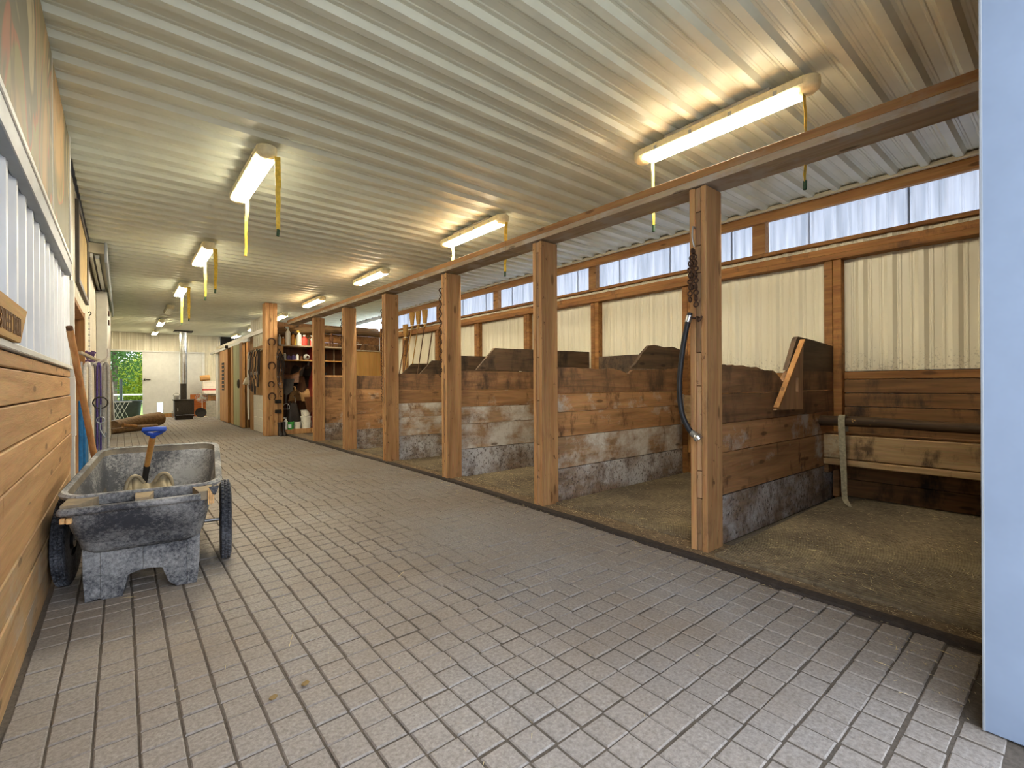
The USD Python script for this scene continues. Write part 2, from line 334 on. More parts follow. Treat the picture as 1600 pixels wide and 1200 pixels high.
mat('flap_white', {'t': ('translucent_bsdf', {'color': (.95, .95, .93)})}, [], surface='t.BSDF')
def mural_mat():
    n = {'g': ('geometry', {}), 'mp': ('mapping', {'scale': (1, 1.15, .8)}), 'n': ('noise_texture', {'scale': 1.0, 'detail': 2.0, 'roughness': .5, 'distortion': 1.6}),
         'r': ('rgb_ramp', {'ramp': [(0, lin(161, 147, 112)), (.37, lin(158, 144, 109)), (.40, lin(96, 91, 70)), (.475, lin(100, 95, 72)), (.485, lin(147, 91, 65)), (.50, lin(149, 98, 70)), (.51, lin(132, 124, 80)), (.58, lin(124, 109, 73)), (.64, lin(158, 124, 77)), (1, lin(151, 137, 103))]}),
         'mp2': ('mapping', {'scale': (1, 7, 1.6)}), 'n2': ('noise_texture', {'scale': 1.0, 'detail': 4.0, 'roughness': .7}), 'f': ('map_range', {'from_min': .58, 'from_max': .63, 'to_min': 0.0, 'to_max': .7, 'clamp': True}),
         'mx': ('mix_color', {'b': lin(91, 80, 54)}), 'p': ('principled_bsdf', {'roughness': .6})}
    mat('mural_paint', n, [('g.position', 'mp.vector'), ('mp.vector', 'n.vector'), ('n.fac', 'r.fac'), ('g.position', 'mp2.vector'), ('mp2.vector', 'n2.vector'), ('n2.fac', 'f.value'), ('f.result', 'mx.fac'), ('r.color', 'mx.a'), ('mx.result', 'p.base_color')])
mural_mat()
def emit(name, col, s):
    mat(name, {'e': ('emission', {'color': col, 'strength': s})}, [], surface='e.emission')
LAMP = (1.0, .92, .68)
emit('lamp_tube', (1.0, .90, .70), 76.0); emit('lamp_lens', LAMP, 6.0)
plain('lamp_housing', lin(214, 202, 160), .5, var=.15, scale=20)
plain('lamp_lens_off', lin(206, 196, 156), .3, var=.08)

# ------------------------------------------------------------------ the setting
XL, XR, CEIL, FAR, X0 = -.33, 5.85, 3.2, 22.4, 2.28

# ceiling: ribbed sheets running across the barn
ce = struct('ceiling')
T_ceil = np.array([[1, 0, 0, 0], [0, 1, 0, 0], [0, 0, -1, 0], [0, 0, 0, 1.0]])
for k in range(25):
    y0 = -.1175+k*.94
    v, f = ribbed(XR-XL-.07, .94-.0005, start=.1175, rib=.034, base=.05, flat=.026)
    m = xform((v, f[:, ::-1]), T_ceil); m = move(m, XL, y0, CEIL+.02)
    if y0+.94 > FAR: m = (np.c_[m[0][:, 0], np.minimum(m[0][:, 1], FAR), m[0][:, 2]], m[1])
    part(ce, 'panel', m, 'ceiling_paint')
part(ce, 'trim', box(XR-.13, XR-.08, .22, 12.5, CEIL-.03, CEIL+.01), 'siding_cream')
rf = struct('roof')
part(rf, 'roof_sheet', box(-.9, 6.3, .0, FAR+.5, 3.34, 3.42), 'siding_white')

# floor: cobble pavers laid in a square grid of 12 cm, on sand
fl = struct('floor')
part(fl, 'sand_bed', box(XL-.02, XR, .05, FAR+.2, -.2, -.0065, .001), 'sand_joint')
def kerb_x(y): return float(np.interp(y, [0, .2, 1.2, 2, 3, 4, 5, 7, 8.5, 10.4, 12.5], [2.90, 2.92, 2.955, 3.0, 3.05, 3.08, 3.105, 3.11, 3.08, 3.06, 3.04]))
def paver_mesh(x, y, w, d, z, b=.0045, tilt=(0, 0)):
    x0, x1, y0, y1 = x-w/2, x+w/2, y-d/2, y+d/2
    v = [(x0+b, y0+b, z), (x1-b, y0+b, z), (x1-b, y1-b, z), (x0+b, y1-b, z), (x0, y0, z-b), (x1, y0, z-b), (x1, y1, z-b), (x0, y1, z-b), (x0, y0, -.03), (x1, y0, -.03), (x1, y1, -.03), (x0, y1, -.03)]
    v = np.array(v); v[:8, 2] += (v[:8, 0]-x)*tilt[0]+(v[:8, 1]-y)*tilt[1]
    f = [[0, 1, 2], [0, 2, 3]]
    for a in (0, 4):
        for j in range(4):
            k = (j+1) % 4; f += [[a+j, a+4+j, a+4+k], [a+j, a+4+k, a+k]]
    return v, np.array(f)
G = .12; near, rest = [], []
slide = 0.0
def to_px(p):
    q = np.asarray(p, float)-np.array([0, 0, CAMH]); d = q@fw
    return (800+F*(q@R_)/d, 600-F*(q@U_)/d, d) if d > .05 else (0, 9999, d)
for j in range(2, int((FAR+.1)/G)):
    slide = .55*slide+rng.uniform(-.022, .022)
    for i in range(0, 62):
        t = min(1, max(0, (i*G-.9)/1.0))
        x = -.26+i*G+slide*t; y = j*G-.01+rng.uniform(-.003, .003)
        w = G-.007+rng.uniform(-.003, .002); d = G-.006+rng.uniform(-.003, .002)
        if y < 12.5 and x+w/2 > kerb_x(y)-.005:
            w2 = kerb_x(y)-.005-(x-w/2)
            if w2 < .03: continue
            x = x-w/2+w2/2; w = w2
        if y >= 12.5 and x > 2.9: continue
        if x+w/2 > X0+.1 and y < .24: continue
        z = rng.uniform(-.002, .002)+.002*math.sin(x*2.1+y*1.3)
        m = paver_mesh(x, y, w, d, z, tilt=(rng.uniform(-.02, .02), rng.uniform(-.02, .02)))
        u, vv, dd = to_px((x, y, 0))
        vis = -20 < u < 1545 and vv < 1205
        (near if vis else rest).append((dd, m))
near.sort(key=lambda a: a[0])
for d_, m in near[:300]: part(fl, 'paver', m, 'paver')
part(fl, 'paver', cat_([m for _, m in near[300:]+rest]), 'paver', kind='stuff', label='the many smaller-looking square pavers running off down the aisle')
# stall ground and kerb
ys = np.linspace(.24, 12.3, 90); kx = np.array([kerb_x(y) for y in ys]); wob = .012*(meshkit.fbm(np.stack([ys*2.2, ys*0, ys*0], 1), 3, 3)-.5)*2
def strip(xa, xb, z, zb):
    n = len(ys); v = np.vstack([np.c_[xa, ys, np.full(n, zb)], np.c_[xa, ys, z], np.c_[xb, ys, z], np.c_[xb, ys, np.full(n, zb)]]); f = []
    for i in range(n-1):
        for a in range(3):
            p, q = a*n+i, (a+1)*n+i; f += [[p, q+1, q], [p, p+1, q+1]]
    return v, np.array(f)
kb = solo('kerb_edging', strip(kx+wob, kx+.075+wob*.5, .018+wob*.4, -.03), 'kerb_rubber', 'dark rubber kerb strip running along the foot of the stall posts', 'kerb')
part(fl, 'dirt_strip', strip(kx+.06, kx*0+3.42, .012+wob*.3, -.03), 'dirt')

# left wall: planks below, ribbed sheets above
wl = struct('wall_left')
zs = [.012, .17, .33, .484, .662, .812, .966, 1.126, 1.272, 1.338]
for k in range(9):
    part(wl, 'board', box(-.36, XL+rng.uniform(-.004, .004), .0, 5.42, zs[k]+.003, zs[k+1]-.003, .005), 'left_board' if k > 2 else 'left_board_low')
part(wl, 'ledge_trim', box(-.40, -.318, .0, 5.46, 1.341, 1.371), 'trim_white')
part(wl, 'corner_trim', box(-.40, -.30, 5.425, 5.50, .78, 1.28), 'trim_white')
part(wl, 'sheathing', box(-.80, -.66, -.1, FAR+.3, -.05, 3.33), 'dark_wood')
for (y0, y1, z0, z1) in ((-.1, 5.5, 0, 3.32), (5.5, 5.72, 0, 3.32), (5.72, 7.82, 2.06, 3.32), (7.82, FAR+.2, 0, 3.32)):
    part(wl, 'wall_core', box(-.70, -.405, y0, y1, z0, z1), 'dark_wood')
def wall_sheets(parent, y0, y1, z0, z1, x, matn, face=1, rib=.022, w=.94, start=.0):
    y = y0
    while y < y1-.02:
        ww = min(w, y1-y); v, f = ribbed(z1-z0, ww-.0008, start=start, rib=rib, th=.001)
        # local x -> z, local y -> y, local z -> +-x
        v2 = np.c_[x+face*v[:, 2], y+v[:, 1], z0+v[:, 0]]
        part(parent, 'panel', (v2, f[:, ::-1] if face > 0 else f), matn); y += w
wall_sheets(wl, 0, 5.64, 1.37, CEIL, XL-.03, 'siding_white', start=.06)
wall_sheets(wl, 5.64, 5.72, 0, CEIL, XL-.03, 'siding_cream')
wall_sheets(wl, 5.72, 7.82, 2.06, CEIL, XL-.03, 'siding_cream', rib=.006)
wall_sheets(wl, 7.82, FAR, 0, CEIL, XL-.03, 'siding_cream', rib=.006)
# doorway in the left wall, framed in raw wood
d1 = struct('door_1')
part(d1, 'jamb', box(-.66, -.345, 5.66, 5.72, 0, 2.10), 'door_wood'); part(d1, 'jamb', box(-.66, -.345, 7.80, 7.86, 0, 2.10), 'door_wood')
part(d1, 'lintel', box(-.66, -.345, 5.72, 7.80, 2.02, 2.07), 'door_wood')
part(d1, 'casing', box(-.36, -.315, 5.58, 5.66, 0, 2.12), 'trim_white')
for k in range(6): part(d1, 'plank', box(-.655, -.62+rng.uniform(-.003, .003), 5.73+k*.345, 5.73+(k+1)*.345-.006, .02, 2.02), 'door_wood')
# sliding door hung along the left wall, and its boxed track
d2 = struct('door_2')
part(d2, 'door_slab', box(-.35, -.20, 11.45, 15.0, .04, 2.92), 'siding_cream')
part(d2, 'edge_trim', box(-.352, -.195, 11.40, 11.45, .04, 2.93), 'trim_white')
for z in (2.30, 2.12): part(d2, 'hinge', box(-.2, -.18, 12.2, 12.5, z+.3, z+.38), 'rusty_iron')
tk = struct('trim_1')
part(tk, 'track_box', box(-.35, -.16, 8.6, 15.2, 3.02, 3.16), 'siding_cream'); part(tk, 'fascia', box(-.175, -.145, 8.55, 15.25, 2.90, 3.17), 'trim_gray'); part(tk, 'track', beam((-.25, 8.6, 2.97), (-.25, 15.2, 2.97), .05, .05), 'galvanised')
part(tk, 'track', beam((-.31, 8.6, 2.98), (-.31, 15.2, 2.98), .03, .06), 'trim_white')
tw = struct('trim_2'); part(tw, 'mural_ledge', box(-.35, -.302, 0.0, 5.12, 2.075, 2.172), 'trim_gray'); part(tw, 'mural_bead', box(-.335, -.296, 0.0, 5.12, 2.172, 2.205), 'trim_white')

# right wall: ribbed lining, posts, rails, translucent strip above
wr = struct('wall_right')
part(wr, 'outer_core', box(XR+.01, XR+.06, .05, FAR, -.05, 2.66), 'siding_white'); part(wr, 'outer_core', box(XR+.01, XR+.06, .05, FAR, 3.12, 3.36), 'siding_white')
PW = [1.68, 3.32, 4.90, 6.52, 8.10, 9.72, 11.4]
edges = [.22]+PW+[12.4]
for a, b in zip(edges[:-1], edges[1:]):
    wall_sheets(wr, a+(.075 if a > .3 else 0), b-.075, 1.315, 2.62, XR-.03, 'siding_soiled', face=-1, rib=.018, start=.06)
wall_sheets(wr, .22, 12.4, 2.60, 2.67, XR-.03, 'siding_cream', face=-1, rib=.018, start=.06)
for y in PW:
    for s in (-1, 1): part(wr, 'post', box(XR-.13, XR-.01, y+s*.04-.038, y+s*.04+.038, 0, 2.6), 'rail_wood')
part(wr, 'rail', box(XR-.165, XR-.01, .22, 12.4, 2.47, 2.53), 'rail_wood'); part(wr, 'rail', box(XR-.14, XR-.01, .22, 12.4, 2.533, 2.60), 'rail_wood')
part(wr, 'rail', box(XR-.09, XR-.01, .22, 12.4, 2.66, 2.70), 'rail_wood')
part(wr, 'rim_board', box(XR-.06, XR+.0, .22, 12.5, 3.07, CEIL+.03), 'beam_wood')
for y in (2.47, 5.05, 7.6, 9.85): part(wr, 'stud', box(XR-.01, XR+.09, y-.075, y+.075, 2.66, 3.15), 'beam_wood')
zl = [0.01, .2, .42, .62, .8, .95, 1.09, 1.23, 1.312]
for a, b in zip(edges[:-1], edges[1:]):
    for k in range(8): part(wr, 'plank', box(XR-.06, XR-.02+rng.uniform(-.004, .003), a+.08, b-.08, zl[k]+.002, zl[k+1]-.003), 'rail_wood' if k == 7 else 'stall_dark')
w1 = struct('window_1')
for k in range(14):
    y0 = .22+k*.87; v, f = ribbed(.43, .89, start=.1, rib=.02, th=.0008)
    part(w1, 'panel', (np.c_[XR+.10-v[:, 2]-(.004 if k % 2 else 0), y0+v[:, 1], 2.69+v[:, 0]], f), 'fibreglass')

# far wall with the open doorway
wf = struct('wall_far')
def far_sheets(x0, x1, z0, z1, matn='siding_cream', w=.94):
    x = x0
    while x < x1-.02:
        ww = min(w, x1-x); v, f = ribbed(z1-z0, ww-.0008, rib=.014, th=.001, start=.05)
        part(wf, 'panel', (np.c_[x+v[:, 1], FAR-v[:, 2], z0+v[:, 0]], f[:, ::-1]), matn); x += w
far_sheets(XL, 3.1, 2.50, CEIL); far_sheets(2.55, 3.1, 0, 2.50)
part(wf, 'wall_core', box(XL-.4, 2.5, FAR+.03, FAR+.12, 2.50, 3.34), 'siding_white'); part(wf, 'wall_core', box(2.44, XR+.1, FAR+.10, FAR+.16, 0, 3.34), 'siding_white')
part(wf, 'header_trim', box(XL, 2.56, FAR-.05, FAR+.02, 2.47, 2.53), 'trim_white')
part(wf, 'jamb', box(XL-.02, XL+.03, FAR-.05, FAR+.16, 0, 2.5), 'trim_white')
part(wf, 'casing', box(2.46, 2.56, FAR-.05, FAR+.01, 0, 2.5), 'trim_white')
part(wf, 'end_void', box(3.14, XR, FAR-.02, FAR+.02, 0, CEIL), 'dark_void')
part(wf, 'threshold_board', box(.62, 2.46, FAR-.03, FAR+.03, 0, .145), 'door_wood')
d3 = struct('door_3')
[part(d3, 'slab', box(a_, b_, FAR-.015, FAR+.045, c0, c1, .001), 'trim_white') for a_, b_, c0, c1 in ((.60, 1.025, .15, 2.48), (1.22, 2.46, .15, 2.48), (1.025, 1.22, .59, 2.48))]
part(d3, 'pet_flap', box(1.025, 1.22, FAR+.01, FAR+.016, .14, .59, .001), 'flap_white', label='bright translucent pet flap')
part(d3, 'handle', box(.70, .84, FAR-.05, FAR-.012, 1.42, 1.46), 'black_iron'); part(d3, 'latch', box(.64, .69, FAR-.045, FAR-.012, 1.40, 1.48), 'black_iron')
# front wall round the doorway in which the camera stands
wn = struct('wall_front')
part(wn, 'wall_core', box(X0+.03, XR+.06, .02, .20, -.05, 3.34), 'dark_wood'); part(wn, 'wall_core', box(-.8, X0+.03, .02, .20, 2.95, 3.34), 'dark_wood')
v, f = ribbed(3.3, XR-X0-.05, rib=.02)
part(wn, 'panel', (np.c_[X0+.05+v[:, 1], .02-v[:, 2], v[:, 0]], f[:, ::-1]), 'siding_white')
part(wn, 'jamb', box(X0, X0+.035, -.01, .228, .0, 2.98, .004), 'jamb_white', label='pale blue-white painted door jamb close at the right edge')
part(wn, 'jamb_edge', box(X0-.0015, X0+.012, .224, .2325, .0, 2.98, .002), 'trim_gray')
# outdoors
gd = struct('ground'); part(gd, 'yard', box(-40, 40, FAR+.15, 90, -.12, -.04), 'grass'); part(gd, 'apron', box(-30, 30, -40, .05, -.12, -.02), 'gravel')

# ------------------------------------------------------------------ stall posts, beam and partitions
PY = [1.685, 3.36, 5.11, 6.88, 8.63, 10.39]
XP = 3.15
ordw = ['nearest', 'second nearest', 'third nearest', 'fourth nearest', 'fifth nearest', 'farthest']
for i, y in enumerate(PY):
    x0 = XP-.005*(i % 2)
    t = thing('stall_post', f'laminated fir post at the stall mouth, the {ordw[i]} of six under the long beam', 'post', (x0, y, 0), group='stall posts under the long beam')
    top = 2.58+.01*i if i else 2.585
    part(t, 'board', box(0, .22, 0, .040, .0, top), 'post_wood'); part(t, 'board', box(0, .22, .084, .125, .0, top), 'post_wood')
    z = .0; r2 = random.Random(40+i); k = 0
    while z < top-.02:
        h = r2.uniform(.18, .62); z1 = min(top, z+h)
        part(t, 'filler_block', box(.006+r2.uniform(0, .006), .1, .0405, .0835, z+.002, z1-.002), 'post_filler'); z = z1; k += 1
bm = thing('header_beam', 'long built-up timber beam resting on the row of stall posts', 'beam')
bz = lambda y: 2.577+.0085*y
for a, b in ((.22, 3.9), (3.9, 8.9), (8.9, 12.5)):
    part(bm, 'top_plank', beam((XP+.07, a, bz(a)+.078), (XP+.07, b, bz(b)+.078), .15, .058), 'beam_wood')
    part(bm, 'bottom_plank', beam((XP+.11, a, bz(a)+.025), (XP+.11, b, bz(b)+.025), .235, .048), 'beam_under')
# partitions: each a stack of planks, raised at the manger end
seams = [.0, .36, .68, .90, 1.12, 1.37]
mats_ = ['plank_low', 'plank_pale', 'plank_pale', 'plank_brown', 'plank_top']
where = ['between the nearest two stalls, with a triangular board nailed on', 'second from the camera, with a gnawed notch in its top', 'third from the camera', 'fourth from the camera', 'fifth from the camera', 'sixth from the camera, before the tack shelves']
YW = [1.70, 3.42, 5.03, 6.75, 8.42, 10.1]
for i, y in enumerate(PY):
    yw = YW[i]
    t = thing('stall_partition', 'stall partition of stacked rough planks, '+where[i], 'partition', group='plank partitions between the stalls')
    r2 = random.Random(90+i); y0 = y+.042; x0, x1 = XP+.222, XR-.13
    ang = math.atan2(yw-.02-y0, x1-x0)
    def put(poly, mt, nm='plank', th=.04):
        m = prism(poly, th, T_XZ); v = np.asarray(m[0]).copy(); v[:, 1] += .04
        v[:, 1] = y0+v[:, 1]+(v[:, 0]-x0)*math.tan(ang)+rw; part(t, nm, (v, m[1]), mt)
    sm = [s+(r2.uniform(-.03, .03) if 0 < k < 5 else 0) for k, s in enumerate(seams)]
    if i == 0: sm = list(seams)
    for k in range(5):
        rw = r2.uniform(-.004, .004)
        if k < 4:
            g = .004; s0 = r2.uniform(0, .008)
            mt_ = mats_[k]
            if i == 0: mt_ = ['plank_low', 'plank_brown', 'plank_brown', 'plank_top', 'plank_top'][k]
            if i == 1: mt_ = ['plank_low', 'plank_pale', 'plank_brown', 'plank_brown', 'plank_top'][k]
            if i >= 4: mt_ = ['plank_low', 'plank_brown', 'plank_brown', 'plank_brown', 'plank_top'][k]
            put([(x0, sm[k]+s0*(k > 0)), (x1, sm[k]+.003), (x1, sm[k+1]-g), (x0, sm[k+1]-g)], mt_)
        else:
            cut = {0: 4.62, 1: 4.56}.get(i, 3.75+.25*(i-2))
            if i == 0: prof = [(x0, 1.345), (3.9, 1.325), (4.35, 1.30), (4.5, 1.20), (4.62, 1.29), (4.7, 1.318), (x1, 1.318)]
            elif i == 1: prof = [(x0, 1.37), (4.3, 1.365), (4.45, 1.34), (4.56, 1.30), (4.66, 1.35), (x1, 1.40)]
            else: prof = [(x0, 1.375), (x1, 1.37)]
            put(rough_top(x0, x1, sm[4]+.004, prof, .04, .03 if i < 2 else .008, i), 'plank_top')
    rw = 0
    if i == 0: ex = [(4.60, 1.31), (x1, 1.31), (x1, 1.575), (5.2, 1.61), (4.84, 1.625), (4.80, 1.60)]
    elif i == 1: ex = [(4.62, 1.38), (x1, 1.38), (x1, 1.63), (5.5, 1.67), (5.3, 1.655), (5.1, 1.675), (4.98, 1.66), (4.84, 1.56), (4.72, 1.44)]
    else: c = {2: 3.62, 3: 4.15, 4: 4.6, 5: 5.0}[i]; ex = [(c, 1.385), (x1, 1.38), (x1, 1.70), (c+.30, 1.69)]
    put(ex, 'gnawed_dark', 'raised_plank')
# mats on the stall floors
swid = [(.24, 1.62)]+[(PY[k]+.13, min(PY[k+1], YW[k+1])-.03) for k in range(5)]
for i, (a, b) in enumerate(swid):
    xa, xb = 3.12 if i == 0 else 3.30, XR-.09
    n = int((xb-xa)/.03); xs = []; zz = []
    for k in range(n):
        x = xa+k*(xb-xa)/n; p = (xb-xa)/n
        xs += [x, x+p*.15, x+p*.6, x+p*.75]; zz += [.022, .034, .034, .022]
    xs = np.array(xs+[xb]); zz = np.array(zz+[.022]); m = len(xs)
    v = np.vstack([np.c_[xs, np.full(m, a), zz], np.c_[xs, np.full(m, b), zz], np.c_[xs, np.full(m, a), zz*0], np.c_[xs, np.full(m, b), zz*0]]); f = []
    for k in range(m-1): f += [[k, k+1, m+k+1], [k, m+k+1, m+k], [k, 2*m+k+1, k+1], [k, 2*m+k, 2*m+k+1], [m+k, m+k+1, 3*m+k+1], [m+k, 3*m+k+1, 3*m+k]]
    f += [[0, m, 3*m], [0, 3*m, 2*m], [m-1, 3*m-1, 4*m-1], [m-1, 4*m-1, 2*m-1]]
    solo('stall_mat', (v, np.array(f)), 'stall_rubber', f'grooved brown rubber mat covering the floor of the {ordw[i]} stall', 'mat', group='rubber mats in the stalls')
# ------------------------------------------------------------------ lamps
def lamp(x, y, lit, label, group):
    t = thing('fluorescent_light', label, 'ceiling light', (x, y, 3.135), group=group)
    L = .625
    part(t, 'mount', box(-.03, .03, -.4, .4, -.002, .045, .004), 'steel'); part(t, 'housing', box(-.077, .077, -L, L, -.068, .0, .012), 'lamp_housing')
    for s in (-1, 1):
        part(t, 'end_cap', xform(lathe([(0, -.095), (.05, -.09), (.072, -.07), (.076, -.045), (.076, -.01), (0, -.008)], 16), tr(0, s*(L-.012), 0)), 'lamp_housing', smooth=40)
    part(t, 'lens', box(-.071, .071, -L+.05, L-.05, -.094, -.06, .018), 'lamp_lens' if lit else 'lamp_lens_off')
    for s in (-1, 1): part(t, 'tube', tube([(s*.034, -L+.08, -.088), (s*.034, L-.08, -.088)], .012, 8), 'lamp_tube' if lit else 'lamp_lens_off')
    for s in (-1, 1):
        for k in range(4): part(t, 'clip', box(s*.076-.005, s*.076+.005, -.45+k*.3-.012, -.45+k*.3+.012, -.062, -.03), 'steel')
    return t
ow = ['nearest', 'second', 'third', 'fourth', 'fifth', 'sixth', 'seventh']
for k, y in enumerate([1.74, 4.87, 8.0, 11.2, 14.2, 17.5, 20.65]):
    lamp(3.38, y, True, f'lit twin-tube fluorescent light, {ow[k]} from the camera in the row above the stalls', 'fluorescent lights above the stalls')
for k, y in enumerate([4.83, 8.14, 11.39, 14.5, 17.7, 20.95]):
    lamp(.915, y, k != 3, ('unlit' if k == 3 else 'lit')+f' twin-tube fluorescent light, {ow[k]} from the camera in the left-hand row', 'fluorescent lights of the left-hand row')

# ------------------------------------------------------------------ garden cart with a scoop shovel in it
def cart_mat(name, base, dust, amt, sc, rough=.6):
    n = {'g': ('geometry', {}), 'n': ('noise_texture', {'scale': sc, 'detail': 8.0, 'roughness': .78}), 'n2': ('noise_texture', {'scale': 3.2, 'detail': 3.0}), 'ad': ('math', {'math_type': 'add'}), 'sb': ('math', {'math_type': 'multiply', 'value2': .5}),
         'f': ('map_range', {'from_min': amt[0], 'from_max': amt[1], 'to_min': 0.0, 'to_max': .85, 'clamp': True}), 'mx': ('mix_color', {'a': base, 'b': dust}), 'b': ('bump', {'strength': .4, 'distance': .001}), 'p': ('principled_bsdf', {'roughness': rough, 'specular_ior_level': .35})}
    mat(name, n, [('g.position', 'n.vector'), ('g.position', 'n2.vector'), ('n.fac', 'ad.value1'), ('n2.fac', 'ad.value2'), ('ad.value', 'sb.value1'), ('sb.value', 'f.value'), ('f.result', 'mx.fac'), ('mx.result', 'p.base_color'), ('n.fac', 'b.height'), ('b.normal', 'p.normal')])
cart_mat('cart_plastic', lin(58, 60, 66), lin(164, 164, 162), (.44, .60), 48)
cart_mat('cart_inside', lin(92, 84, 72), lin(142, 132, 112), (.42, .62), 14)
cart_mat('cart_dusty', lin(150, 134, 108), lin(112, 102, 88), (.45, .6), 9, .85)
cart_mat('tyre', lin(38, 40, 46), lin(120, 122, 128), (.45, .62), 60, .8)
plain('raw_stick', lin(222, 176, 118), .8, var=.25, scale=60)
CL, CR = (.105, 3.56, 0), -7
ct = thing('garden_cart', 'dusty black plastic two-wheeled garden cart parked by the plank wall', 'cart', CL, CR)
def rrect(a, y0, y1, r, z, n=7, tilt=0.0, a2=None):
    """rounded rectangle, half width a at y0 and a2 at y1"""
    a2 = a if a2 is None else a2; pts = []
    for cx, cy, s in ((a-r, y0+r, -90), (a2-r, y1-r, 0), (-(a2-r), y1-r, 90), (-(a-r), y0+r, 180)):
        for k in range(n):
            t = math.radians(s+90*k/(n-1)); pts.append((cx+r*math.cos(t), cy+r*math.sin(t)))
    dense = []
    for i in range(len(pts)):
        p, q = pts[i], pts[(i+1) % len(pts)]; m = 5 if (i+1) % n == 0 else 1
        for k in range(m): dense.append((p[0]+(q[0]-p[0])*k/m, p[1]+(q[1]-p[1])*k/m))
    return np.array([(x, y, z+tilt*(y)) for x, y in dense])
def loft(rings, close0=True, close1=True):
    n = len(rings[0]); v = np.vstack(rings); f = []
    for i in range(len(rings)-1):
        for j in range(n):
            k = (j+1) % n; f += [[i*n+j, i*n+k, (i+1)*n+k], [i*n+j, (i+1)*n+k, (i+1)*n+j]]
    if close0:
        c = len(v); v = np.vstack([v, rings[0].mean(0)]); f += [[c, (j+1) % n, j] for j in range(n)]
    if close1:
        c = len(v); v = np.vstack([v, rings[-1].mean(0)]); b = (len(rings)-1)*n; f += [[c, b+j, b+(j+1) % n] for j in range(n)]
    return v, np.array(f)
tl = .10
outer = [rrect(.25, .03, .95, .09, .26), rrect(.285, .0, 1.0, .1, .29), rrect(.315, -.015, 1.08, .11, .40, tilt=tl*.4), rrect(.345, -.03, 1.17, .12, .55, tilt=tl), rrect(.365, -.04, 1.20, .12, .572, tilt=tl), rrect(.388, -.06, 1.225, .13, .576, tilt=tl), rrect(.392, -.065, 1.23, .13, .592, tilt=tl), rrect(.38, -.055, 1.22, .125, .604, tilt=tl), rrect(.355, -.03, 1.19, .115, .598, tilt=tl)]
part(ct, 'tub', loft(outer, True, False), 'cart_plastic', smooth=50)
part(ct, 'tub_inside', loft([rrect(.357, -.032, 1.192, .115, .599, tilt=tl), rrect(.335, -.0, 1.15, .11, .48, tilt=tl*.7), rrect(.30, .03, 1.05, .1, .34, tilt=tl*.2), rrect(.26, .07, .97, .09, .315)], False, True), 'cart_inside', smooth=50, label='dusty brown inside of the tub')
fb = [rrect(.235, -.075, .12, .05, .27), rrect(.275, -.10, .10, .05, .30), rrect(.285, -.125, .08, .06, .345), rrect(.300, -.20, .04, .07, .42), rrect(.312, -.245, .0, .07, .50), rrect(.318, -.255, .0, .06, .535), rrect(.305, -.245, -.015, .06, .548), rrect(.285, -.228, -.06, .05, .546), rrect(.27, -.215, -.07, .045, .475)]
part(ct, 'front_body', loft(fb), 'cart_plastic', smooth=45)
part(ct, 'tray_bar', tube(smooth_line([(-.315, -.235, .552), (-.29, -.268, .552), (0, -.276, .556), (.28, -.268, .558)]), .021, 10), 'cart_plastic', smooth=60)
part(ct, 'tray_lip', box(-.30, .31, -.075, -.045, .535, .60, .012), 'cart_plastic')
def wedge(x0, x1, x2, x3):
    return prism([(x0, -.05), (x1, -.05), (x3, -.25), (x2, -.25)], .05, tr(0, 0, .535))
for w_ in ((-.33, -.19, -.325, -.25), (-.04, .05, -.02, .04), (.23, .335, .27, .325)): part(ct, 'tray_web', wedge(*w_), 'cart_dusty')
for x, y, z, l in ((-.318, -.235, .50, 0), (-.29, -.25, .50, 0)): part(ct, 'splintered_wood', box(x-.012, x+.012, y-.01, y+.02, z-.012, z+.018, .004), 'raw_stick')
part(ct, 'splintered_wood', cat_([box(.315+k*.008, .3215+k*.008, -.265, -.245, .505+.006*(k % 2), .60-.008*k, .002) for k in range(4)]), 'raw_stick')
part(ct, 'corner_clip', prism([(0, 0), (.05, 0), (.034, -.045), (.02, -.045)], .02, tr(.32, -.24, .60)@rot([1, 0, 0], 60)), 'cart_plastic')
leg = [(-.272, .30), (.272, .30), (.268, .13), (.255, .0), (.155, .0), (.115, .035), (.085, .125), (.03, .135), (-.03, .13), (-.075, .115), (-.10, .0), (-.185, -.0), (-.20, .01), (-.262, .0), (-.27, .13)]
part(ct, 'leg_skirt', prism(leg, .15, T_XZ@np.eye(4)) if False else move(prism(leg, .15, T_XZ), 0, .09, 0), 'cart_plastic')
for x0, x1 in ((-.195, -.185), (-.005, .003), (.205, .213)): part(ct, 'skirt_rib', box(x0, x1, -.066, -.052, .005 if x0 != -.005 else .14, .29, .002), 'cart_plastic')
wheel_prof = [(.10, -.03), (.20, -.030), (.238, -.034), (.256, -.026), (.262, 0), (.256, .026), (.238, .034), (.20, .030), (.10, .03)]
for s in (-1, 1):
    T = tr(s*.415, .37, .262)@rot([0, 1, 0], 90)
    wh = part(ct, 'wheel', xform(lathe(wheel_prof, 48), T), 'tyre', smooth=40)
    tread = []
    for k in range(48):
        for q in (-.018, .0, .018):
            a = (k+(.5 if q == 0 else 0))*2*PI/48; tread.append(xform(box(.255, .269, -.010, .010, q-.007, q+.007, .002), T@rot([0, 0, 1], math.degrees(a))))
    part(wh, 'tread', cat_(tread), 'tyre')
    part(wh, 'hub', xform(lathe([(0, -.036), (.05, -.036), (.06, -.02), (.11, -.012), (.11, .012), (.06, .02), (.05, .036), (0, .036)], 24), T), 'black_plastic', smooth=40)
part(ct, 'axle', tube([(-.45, .37, .262), (.45, .37, .262)], .012), 'steel')
